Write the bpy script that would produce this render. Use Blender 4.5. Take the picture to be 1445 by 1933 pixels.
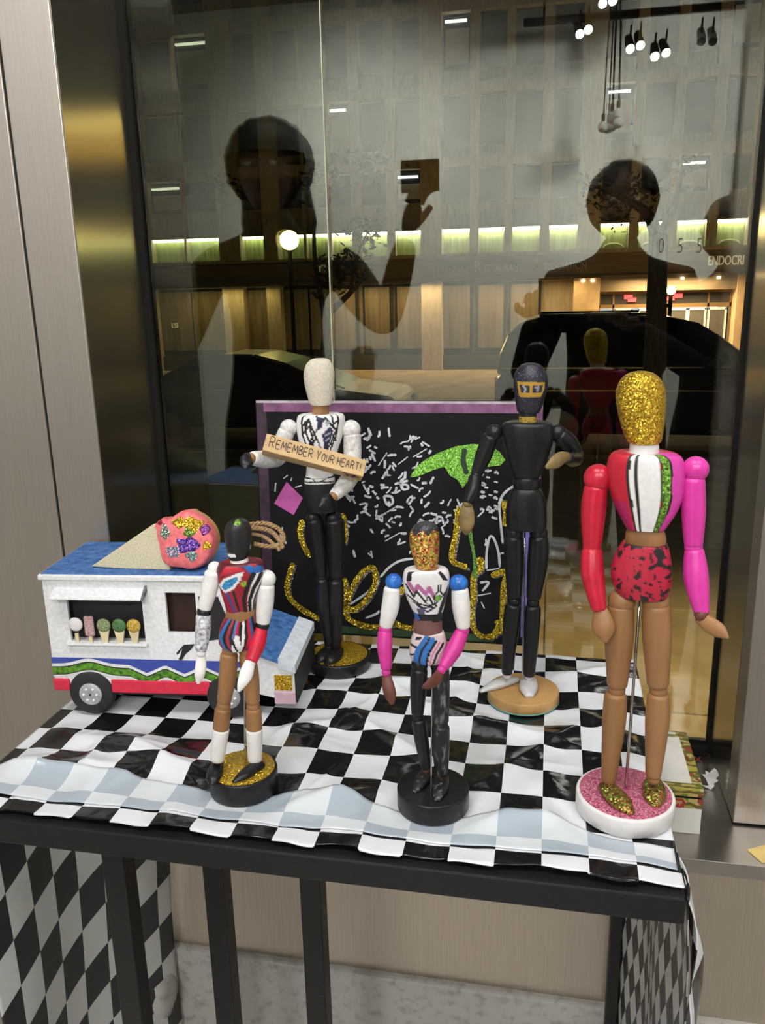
import bpy, bmesh, math, random
import numpy as np
from mathutils import Vector, Matrix, noise

for _o in list(bpy.data.objects):
    bpy.data.objects.remove(_o)
SC = bpy.context.scene
COL = SC.collection
PI = math.pi

# ------------------------------------------------------------------ camera
PITCH, ROLL, YAW, FPX = math.radians(14.9), math.radians(1.28), math.radians(11.6), 1560.0
_f = Vector((-math.sin(YAW) * math.cos(PITCH), math.cos(YAW) * math.cos(PITCH), -math.sin(PITCH)))
_r = Vector((math.cos(YAW), math.sin(YAW), 0)); _u = _r.cross(_f)
_r2 = _r * math.cos(ROLL) - _u * math.sin(ROLL); _u2 = _u * math.cos(ROLL) + _r * math.sin(ROLL)
cam_data = bpy.data.cameras.new('camera'); cam = bpy.data.objects.new('camera', cam_data); COL.objects.link(cam)
cam.matrix_world = Matrix(((_r2.x, _u2.x, -_f.x, 0), (_r2.y, _u2.y, -_f.y, 0), (_r2.z, _u2.z, -_f.z, 1.37), (0, 0, 0, 1)))
cam_data.sensor_fit = 'VERTICAL'; cam_data.sensor_height = 36.0; cam_data.lens = 36.0 * FPX / 1933.0
cam_data.clip_start = 0.02; cam_data.clip_end = 300
SC.camera = cam

# ------------------------------------------------------------------ world, exposure
SC.view_settings.view_transform = 'Standard'; SC.view_settings.look = 'None'
SC.view_settings.gamma = 1.0; SC.view_settings.use_curve_mapping = False
SC.view_settings.exposure = 0.0
W = bpy.data.worlds.new('night_sky'); SC.world = W; W.use_nodes = True
W.node_tree.nodes['Background'].inputs[0].default_value = (0.035, 0.032, 0.03, 1)
W.node_tree.nodes['Background'].inputs[1].default_value = 0.2

def area_light(name, loc, target, size, power, color=(1, 1, 1), size_y=None):
    d = bpy.data.lights.new(name, 'AREA'); d.energy = power; d.color = color; d.size = size
    if size_y: d.shape = 'RECTANGLE'; d.size_y = size_y
    o = bpy.data.objects.new(name, d); COL.objects.link(o); o.location = loc
    v = Vector(target) - Vector(loc); o.rotation_euler = v.to_track_quat('-Z', 'Y').to_euler()
    return o
def spot_light(name, loc, target, power, angle, color=(1, 1, 1), blend=.6, radius=.04):
    d = bpy.data.lights.new(name, 'SPOT'); d.energy = power; d.color = color
    d.spot_size = math.radians(angle); d.spot_blend = blend; d.shadow_soft_size = radius
    o = bpy.data.objects.new(name, d); COL.objects.link(o); o.location = loc
    v = Vector(target) - Vector(loc); o.rotation_euler = v.to_track_quat('-Z', 'Y').to_euler()
    return o
def point_light(name, loc, power, color, radius=.2):
    d = bpy.data.lights.new(name, 'POINT'); d.energy = power; d.color = color; d.shadow_soft_size = radius
    o = bpy.data.objects.new(name, d); COL.objects.link(o); o.location = loc
    return o
STREET = -0.83
GLASS_Y = 1.08
# room lighting: two ceiling panels over the viewer, plus a rear pair added as frontal fill
PANELS = ((-.45, -.1, 33), (.85, -.05, 23), (-.9, -2.5, 78), (.9, -2.5, 84))
for _x, _y, _p in PANELS:
    area_light('ceiling_panel_light', (_x, _y, 3.24), (_x * .4, _y + .55 if _y > -1 else _y + 3.0, .9), .9, _p, (1.0, .985, .975), .5)
# street lighting
spot_light('canopy_downlight', (1.9, 3.6, 2.3), (1.0, 3.7, STREET), 700, 92, (1.0, 0.66, 0.24), .7, .12)
spot_light('canopy_downlight', (-2.6, 3.6, 2.3), (-2.6, 4.6, STREET), 45, 80, (1.0, 0.66, 0.27), .7, .12)

# ------------------------------------------------------------------ materials
MATS = {}
def _new(name):
    m = bpy.data.materials.new(name); m.use_nodes = True
    MATS[name] = m
    nt = m.node_tree; b = nt.nodes['Principled BSDF']
    return m, nt, b
def N(nt, t, **kw):
    n = nt.nodes.new(t)
    for k, v in kw.items(): setattr(n, k, v)
    return n
def coords(nt, scale=1.0, kind='Object'):
    tc = N(nt, 'ShaderNodeTexCoord'); mp = N(nt, 'ShaderNodeMapping')
    if isinstance(scale, (int, float)): scale = (scale,) * 3
    mp.inputs['Scale'].default_value = scale
    nt.links.new(tc.outputs[kind], mp.inputs[0])
    return mp.outputs[0]
def mat(name, c, rough=.5, metal=0., vary=.12, nscale=60., bump=0., spec=.5, c2=None, stretch=None, emit=None, emits=0., coat=0., aniso=0., arot=0., lo=.3, hi=.7):
    """principled material whose colour drifts with noise"""
    if name in MATS: return MATS[name]
    m, nt, b = _new(name)
    tex = N(nt, 'ShaderNodeTexNoise'); tex.inputs['Scale'].default_value = nscale; tex.inputs['Detail'].default_value = 5
    nt.links.new(coords(nt, stretch or 1.0), tex.inputs['Vector'])
    mix = N(nt, 'ShaderNodeMix', data_type='RGBA')
    ca = tuple(max(0, v * (1 - vary)) for v in c[:3]) + (1,)
    cb = tuple(c2) + (1,) if c2 else tuple(min(1, v * (1 + vary)) for v in c[:3]) + (1,)
    mix.inputs[6].default_value = ca; mix.inputs[7].default_value = cb
    rp = N(nt, 'ShaderNodeMapRange'); rp.inputs[1].default_value = lo; rp.inputs[2].default_value = hi
    nt.links.new(tex.outputs['Fac'], rp.inputs[0]); nt.links.new(rp.outputs[0], mix.inputs[0])
    nt.links.new(mix.outputs[2], b.inputs['Base Color'])
    b.inputs['Roughness'].default_value = rough; b.inputs['Metallic'].default_value = metal
    b.inputs['Specular IOR Level'].default_value = spec
    if coat: b.inputs['Coat Weight'].default_value = coat; b.inputs['Coat Roughness'].default_value = .15
    if aniso:
        b.inputs['Anisotropic'].default_value = aniso; b.inputs['Anisotropic Rotation'].default_value = arot
        tg = N(nt, 'ShaderNodeTangent', direction_type='RADIAL', axis='Z'); nt.links.new(tg.outputs[0], b.inputs['Tangent'])
    if bump:
        bp = N(nt, 'ShaderNodeBump'); bp.inputs['Strength'].default_value = bump; bp.inputs['Distance'].default_value = .002
        nt.links.new(tex.outputs['Fac'], bp.inputs['Height']); nt.links.new(bp.outputs[0], b.inputs['Normal'])
    if emit:
        b.inputs['Emission Color'].default_value = tuple(emit) + (1,); b.inputs['Emission Strength'].default_value = emits
    return m
def glitter_nodes(nt, scale):
    """random facet normal and sparkle value of glitter flakes"""
    v = N(nt, 'ShaderNodeTexVoronoi'); v.inputs['Scale'].default_value = scale
    nt.links.new(coords(nt), v.inputs['Vector'])
    sub = N(nt, 'ShaderNodeVectorMath', operation='SUBTRACT'); sub.inputs[1].default_value = (.5, .5, .5)
    nt.links.new(v.outputs['Color'], sub.inputs[0])
    sc = N(nt, 'ShaderNodeVectorMath', operation='SCALE'); sc.inputs['Scale'].default_value = 1.1
    nt.links.new(sub.outputs[0], sc.inputs[0])
    ge = N(nt, 'ShaderNodeNewGeometry')
    add = N(nt, 'ShaderNodeVectorMath', operation='ADD'); nt.links.new(ge.outputs['Normal'], add.inputs[0]); nt.links.new(sc.outputs[0], add.inputs[1])
    nm = N(nt, 'ShaderNodeVectorMath', operation='NORMALIZE'); nt.links.new(add.outputs[0], nm.inputs[0])
    sp = N(nt, 'ShaderNodeSeparateColor'); nt.links.new(v.outputs['Color'], sp.inputs[0])
    return nm.outputs[0], sp.outputs[0]
def glitter(name, dark, light, scale=1050., rough=.32, metal=.75):
    if name in MATS: return MATS[name]
    m, nt, b = _new(name)
    nrm, val = glitter_nodes(nt, scale)
    mix = N(nt, 'ShaderNodeMix', data_type='RGBA'); mix.inputs[6].default_value = tuple(dark) + (1,); mix.inputs[7].default_value = tuple(light) + (1,)
    nt.links.new(val, mix.inputs[0]); nt.links.new(mix.outputs[2], b.inputs['Base Color']); nt.links.new(nrm, b.inputs['Normal'])
    b.inputs['Metallic'].default_value = metal; b.inputs['Roughness'].default_value = rough
    return m
def painted(name, rough=.42, scale=700.):
    """hand paint stored per vertex in the 'paint' attribute; its alpha says where glitter is mixed in"""
    if name in MATS: return MATS[name]
    m, nt, b = _new(name)
    at = N(nt, 'ShaderNodeVertexColor', layer_name='paint')
    nrm, val = glitter_nodes(nt, scale)
    ns = N(nt, 'ShaderNodeTexNoise'); ns.inputs['Scale'].default_value = 220.; ns.inputs['Detail'].default_value = 4
    nt.links.new(coords(nt), ns.inputs['Vector'])
    mr = N(nt, 'ShaderNodeMapRange'); mr.inputs[3].default_value = .82; mr.inputs[4].default_value = 1.12; nt.links.new(ns.outputs['Fac'], mr.inputs[0])
    g = N(nt, 'ShaderNodeMapRange'); g.inputs[3].default_value = .35; g.inputs[4].default_value = 1.8; nt.links.new(val, g.inputs[0])
    sw = N(nt, 'ShaderNodeMix'); nt.links.new(at.outputs['Alpha'], sw.inputs[0]); nt.links.new(mr.outputs[0], sw.inputs[2]); nt.links.new(g.outputs[0], sw.inputs[3])
    mu = N(nt, 'ShaderNodeMix', data_type='RGBA', blend_type='MULTIPLY'); mu.inputs[0].default_value = 1
    cb = N(nt, 'ShaderNodeCombineColor')
    for i in range(3): nt.links.new(sw.outputs[0], cb.inputs[i])
    nt.links.new(at.outputs['Color'], mu.inputs[6]); nt.links.new(cb.outputs[0], mu.inputs[7]); nt.links.new(mu.outputs[2], b.inputs['Base Color'])
    ge = N(nt, 'ShaderNodeNewGeometry'); mv = N(nt, 'ShaderNodeMix', data_type='VECTOR')
    nt.links.new(at.outputs['Alpha'], mv.inputs[0]); nt.links.new(ge.outputs['Normal'], mv.inputs[4]); nt.links.new(nrm, mv.inputs[5]); nt.links.new(mv.outputs[1], b.inputs['Normal'])
    mt = N(nt, 'ShaderNodeMath', operation='MULTIPLY'); mt.inputs[1].default_value = .55; nt.links.new(at.outputs['Alpha'], mt.inputs[0]); nt.links.new(mt.outputs[0], b.inputs['Metallic'])
    b.inputs['Roughness'].default_value = rough
    return m
def checker(name, ca, cb, rough=.2, back=None):
    """printed squares, one unit of UV each"""
    if name in MATS: return MATS[name]
    m, nt, b = _new(name)
    tc = N(nt, 'ShaderNodeTexCoord'); mp = N(nt, 'ShaderNodeMapping'); mp.inputs['Location'].default_value = (0, 0, .5)
    nt.links.new(tc.outputs['UV'], mp.inputs[0])
    ch = N(nt, 'ShaderNodeTexChecker'); ch.inputs['Scale'].default_value = 1.0
    ch.inputs['Color1'].default_value = tuple(ca) + (1,); ch.inputs['Color2'].default_value = tuple(cb) + (1,)
    nt.links.new(mp.outputs[0], ch.inputs['Vector'])
    nt.links.new(ch.outputs['Color'], b.inputs['Base Color'])
    b.inputs['Roughness'].default_value = rough; b.inputs['Specular IOR Level'].default_value = .6
    ns = N(nt, 'ShaderNodeTexNoise'); ns.inputs['Scale'].default_value = 45.; nt.links.new(coords(nt), ns.inputs['Vector'])
    bp = N(nt, 'ShaderNodeBump'); bp.inputs['Strength'].default_value = .25; bp.inputs['Distance'].default_value = .004
    nt.links.new(ns.outputs['Fac'], bp.inputs['Height']); nt.links.new(bp.outputs[0], b.inputs['Normal'])
    return m
def window_glass(name, tint, refl):
    if name in MATS: return MATS[name]
    m, nt, b = _new(name); nt.nodes.remove(b)
    out = nt.nodes['Material Output']
    tr = N(nt, 'ShaderNodeBsdfTransparent'); tr.inputs[0].default_value = tuple(tint) + (1,)
    gl = N(nt, 'ShaderNodeBsdfGlossy'); gl.inputs['Roughness'].default_value = .0; gl.inputs[0].default_value = (.93, .95, .9, 1)
    lw = N(nt, 'ShaderNodeFresnel'); lw.inputs[0].default_value = 1.45
    ad = N(nt, 'ShaderNodeMath', operation='ADD'); ad.inputs[1].default_value = refl; ad.use_clamp = True
    nt.links.new(lw.outputs[0], ad.inputs[0])
    mx = N(nt, 'ShaderNodeMixShader'); nt.links.new(ad.outputs[0], mx.inputs[0]); nt.links.new(tr.outputs[0], mx.inputs[1]); nt.links.new(gl.outputs[0], mx.inputs[2])
    nt.links.new(mx.outputs[0], out.inputs[0])
    return m
def emission(name, c, s):
    if name in MATS: return MATS[name]
    m, nt, b = _new(name)
    b.inputs['Base Color'].default_value = tuple(c) + (1,); b.inputs['Emission Color'].default_value = tuple(c) + (1,); b.inputs['Emission Strength'].default_value = s
    return m

# ------------------------------------------------------------------ object helpers
def link_mesh(name, me, m=None, parent=None, smooth=False):
    o = bpy.data.objects.new(name, me); COL.objects.link(o)
    if m: me.materials.append(m)
    if smooth: me.polygons.foreach_set('use_smooth', [True] * len(me.polygons))
    if parent: o.parent = parent
    return o
def mesh(name, vs, fs, m=None, parent=None, smooth=False, auto=None):
    me = bpy.data.meshes.new(name); me.from_pydata([tuple(v) for v in vs], [], fs); me.update()
    o = link_mesh(name, me, m, parent, smooth)
    if auto and hasattr(me, 'set_sharp_from_angle'): me.set_sharp_from_angle(angle=math.radians(auto))
    return o
def empty(name, loc, rz=0., label=None, cat=None, group=None):
    o = bpy.data.objects.new(name, None); COL.objects.link(o); o.location = loc; o.rotation_euler = (0, 0, rz); o.empty_display_size = .05
    tag(o, label, cat, group); return o
def tag(o, label=None, cat=None, group=None, kind=None):
    if label: o['label'] = label
    if cat: o['category'] = cat
    if group: o['group'] = group
    if kind: o['kind'] = kind
    return o
class MB:
    def __init__(s): s.v = []; s.f = []
    def box(s, x0, x1, y0, y1, z0, z1):
        n = len(s.v)
        s.v += [(x, y, z) for z in (z0, z1) for y in (y0, y1) for x in (x0, x1)]
        s.f += [tuple(n + i for i in q) for q in ((0, 2, 3, 1), (4, 5, 7, 6), (0, 1, 5, 4), (2, 6, 7, 3), (0, 4, 6, 2), (1, 3, 7, 5))]
        return s
    def prism(s, poly, y0, y1, plane='xz'):
        n = len(s.v); k = len(poly)
        for yy in (y0, y1):
            for a, b in poly: s.v.append({'xz': (a, yy, b), 'xy': (a, b, yy), 'yz': (yy, a, b)}[plane])
        s.f += [tuple(n + i for i in range(k)), tuple(n + k + i for i in reversed(range(k)))]
        s.f += [(n + i, n + k + i, n + k + (i + 1) % k, n + (i + 1) % k) for i in range(k)]
        return s
    def rings(s, R, cap=True):
        k = len(R[0]); n = len(s.v)
        for r in R: s.v += [tuple(p) for p in r]
        for i in range(len(R) - 1):
            for j in range(k):
                a = n + i * k + j; b = n + i * k + (j + 1) % k
                s.f.append((a, b, b + k, a + k))
        if cap:
            s.f.append(tuple(n + j for j in reversed(range(k)))); s.f.append(tuple(n + (len(R) - 1) * k + j for j in range(k)))
        return s
    def tube(s, pts, rad, k=10, flat=1.0, up=(0, 1, 0), cap=True):
        pts = [Vector(p) for p in pts]; R = []
        if not hasattr(rad, '__len__'): rad = [rad] * len(pts)
        for i, p in enumerate(pts):
            t = (pts[min(i + 1, len(pts) - 1)] - pts[max(i - 1, 0)]).normalized()
            b1 = t.cross(Vector(up))
            if b1.length < 1e-4: b1 = t.cross(Vector((1, 0, 0.01)))
            b1.normalize(); b2 = b1.cross(t)
            R.append([p + b1 * rad[i] * math.cos(2 * PI * j / k) + b2 * rad[i] * flat * math.sin(2 * PI * j / k) for j in range(k)])
        return s.rings(R, cap)
    def lathe(s, prof, k=32, c=(0, 0, 0), axis='z'):
        R = []
        for r, h in prof:
            ring = []
            for j in range(k):
                a = 2 * PI * j / k; q = (r * math.cos(a), r * math.sin(a))
                if axis == 'z': p = (c[0] + q[0], c[1] + q[1], c[2] + h)
                elif axis == 'y': p = (c[0] + q[0], c[1] + h, c[2] + q[1])
                else: p = (c[0] + h, c[1] + q[0], c[2] + q[1])
                ring.append(p)
            R.append(ring)
        return s.rings(R)
    def ball(s, c, r, k=20, h=12, sc=(1, 1, 1)):
        R = []
        for i in range(h + 1):
            a = -PI / 2 + PI * min(max(i / h, .01), .99)
            R.append([(c[0] + sc[0] * r * math.cos(a) * math.cos(2 * PI * j / k), c[1] + sc[1] * r * math.cos(a) * math.sin(2 * PI * j / k), c[2] + sc[2] * r * math.sin(a)) for j in range(k)])
        return s.rings(R)
    def build(s, name, m, parent=None, smooth=False, bevel=0., auto=None):
        o = mesh(name, s.v, s.f, m, parent, smooth, auto)
        bm = bmesh.new(); bm.from_mesh(o.data); bmesh.ops.recalc_face_normals(bm, faces=bm.faces); bm.to_mesh(o.data); bm.free()
        if bevel:
            md = o.modifiers.new('bevel', 'BEVEL'); md.width = bevel; md.segments = 2; md.limit_method = 'ANGLE'
        return o
def struct(o): o['kind'] = 'structure'; return o
def text_mesh(name, body, size, m, parent, loc, rot, depth=.004, sx=1.0, align='LEFT', extra=0.):
    cu = bpy.data.curves.new(name, 'FONT'); cu.body = body; cu.size = size; cu.extrude = depth; cu.align_x = align; cu.resolution_u = 3; cu.offset = extra
    t = bpy.data.objects.new(name, cu); COL.objects.link(t)
    dg = bpy.context.evaluated_depsgraph_get(); me = bpy.data.meshes.new_from_object(t.evaluated_get(dg))
    bpy.data.objects.remove(t)
    me.name = name
    o = link_mesh(name, me, None, parent); me.materials.clear(); me.materials.append(m)
    o.location = loc; o.rotation_euler = rot; o.scale = (sx, 1, 1)
    return o
def ribbon_mb(mb, pts, w, zoff, taper=True, thick=.0006):
    """a flat brush stroke on the local xy plane"""
    P = [Vector((p[0], p[1])) for p in pts]
    if len(P) > 2:
        Q = []
        for i in range(len(P) - 1):
            p0, p1, p2, p3 = P[max(i - 1, 0)], P[i], P[i + 1], P[min(i + 2, len(P) - 1)]
            for k in range(5):
                t = k / 5.0
                Q.append(.5 * ((2 * p1) + (p2 - p0) * t + (2 * p0 - 5 * p1 + 4 * p2 - p3) * t * t + (3 * p1 - p0 - 3 * p2 + p3) * t ** 3))
        Q.append(P[-1]); P = Q
    n0 = len(mb.v); n = len(P)
    for i, p in enumerate(P):
        t = P[min(i + 1, n - 1)] - P[max(i - 1, 0)]
        if t.length < 1e-9: t = Vector((1, 0))
        t.normalize(); nn = Vector((-t.y, t.x)); ww = w * (.5 if taper and i in (0, n - 1) else 1) * (1 + .25 * noise.noise(Vector((p.x * 90, p.y * 90, i * .3)))) / 2
        for s in (-1, 1):
            q = p + nn * ww * s
            mb.v.append((q.x, q.y, zoff)); mb.v.append((q.x, q.y, zoff + thick))
    for i in range(n - 1):
        a = n0 + i * 4; b = a + 4
        mb.f += [(a + 1, a + 3, b + 3, b + 1), (a, a + 1, b + 1, b), (a + 2, b + 2, b + 3, a + 3)]
    mb.f += [(n0, n0 + 2, n0 + 3, n0 + 1), (n0 + 4 * n - 4, n0 + 4 * n - 3, n0 + 4 * n - 1, n0 + 4 * n - 2)]
GLYPH = {  # simple pen letters on a 0..1 square
 'R': [[(0, 0), (0, 1), (.5, .95), (.6, .72), (.45, .52), (0, .48)], [(.2, .5), (.65, 0)]],
 'E': [[(.6, 1), (0, 1), (0, 0), (.6, 0)], [(0, .52), (.5, .52)]],
 'M': [[(0, 0), (.1, 1), (.4, .35), (.7, 1), (.8, 0)]],
 'B': [[(0, 0), (0, 1), (.45, .95), (.5, .7), (.1, .52), (.55, .42), (.55, .1), (0, 0)]],
 'Y': [[(0, 1), (.3, .5), (.6, 1)], [(.3, .5), (.25, 0)]],
 'O': [[(.3, 1), (.05, .75), (.05, .25), (.3, 0), (.55, .25), (.55, .75), (.3, 1)]],
 'U': [[(0, 1), (.03, .25), (.28, 0), (.5, .25), (.55, 1)]],
 'H': [[(0, 0), (0, 1)], [(.55, 0), (.55, 1)], [(0, .5), (.55, .5)]],
 'A': [[(0, 0), (.3, 1), (.6, 0)], [(.12, .4), (.48, .4)]],
 'T': [[(0, 1), (.6, 1)], [(.3, 1), (.3, 0)]],
 '!': [[(.15, 1), (.12, .3)], [(.1, .08), (.12, .0)]],
}
def pen_text(mb, words, x, y, pen, zoff):
    """words: list of (text, first letter height, other height); returns end x"""
    for wd, h0, h1 in words:
        for i, ch in enumerate(wd):
            h = h0 if i == 0 else h1
            wmax = 0
            for st in GLYPH[ch]:
                ribbon_mb(mb, [(x + p[0] * h, y + p[1] * h) for p in st], pen, zoff, False, .0002)
                wmax = max(wmax, max(p[0] for p in st))
            x += (wmax + .28) * h
        x += .4 * h1
    return x

# ------------------------------------------------------------------ shared materials
M_steel = mat('satin_steel', (.45, .405, .36), .46, 1.0, .05, 14, stretch=(60, 60, 1), aniso=.4)
M_brush = mat('brushed_steel', (.62, .57, .49), .17, 1.0, .05, 30, stretch=(40, 40, 1), aniso=.9)
M_sill = mat('sill_steel', (.42, .40, .37), .3, 1.0, .08, 25)
M_gasket = mat('black_gasket', (.010, .009, .008), .7, 0, .1, spec=.15)
M_conc = mat('weathered_concrete', (.48, .46, .42), .85, 0, .1, 75, .6, c2=(.24, .23, .21), lo=.50, hi=.80)
M_wallpaint = mat('gallery_wall_paint', (.74, .75, .72), .8, 0, .03, 6)
M_steel_lit = mat('satin_steel_lightened', (.60, .53, .45), .42, 1.0, .06, 14, stretch=(60, 60, 1), aniso=.4)  # satin steel copy; light on the lower wall is put into its colour
M_floor = mat('pale_floor_tile', (.50, .47, .43), .5, 0, .12, 8)
M_ceil = mat('ceiling_paint', (.12, .12, .12), .85, 0, .05)
M_blackwood = mat('black_paint', (.009, .009, .010), .36, 0, .3, 120, .25, spec=.38)
M_tableblack = mat('black_powder_coat', (.012, .011, .011), .45, 0, .2, 300, .2, spec=.35)
M_wood = mat('mannequin_wood', (.29, .132, .046), .48, 0, .24, 30, stretch=(1, 1, .15), c2=(.37, .185, .072))
M_paint = painted('hand_paint')
M_chrome = mat('rod_metal', (.6, .58, .55), .25, 1.0, .05)
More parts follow.
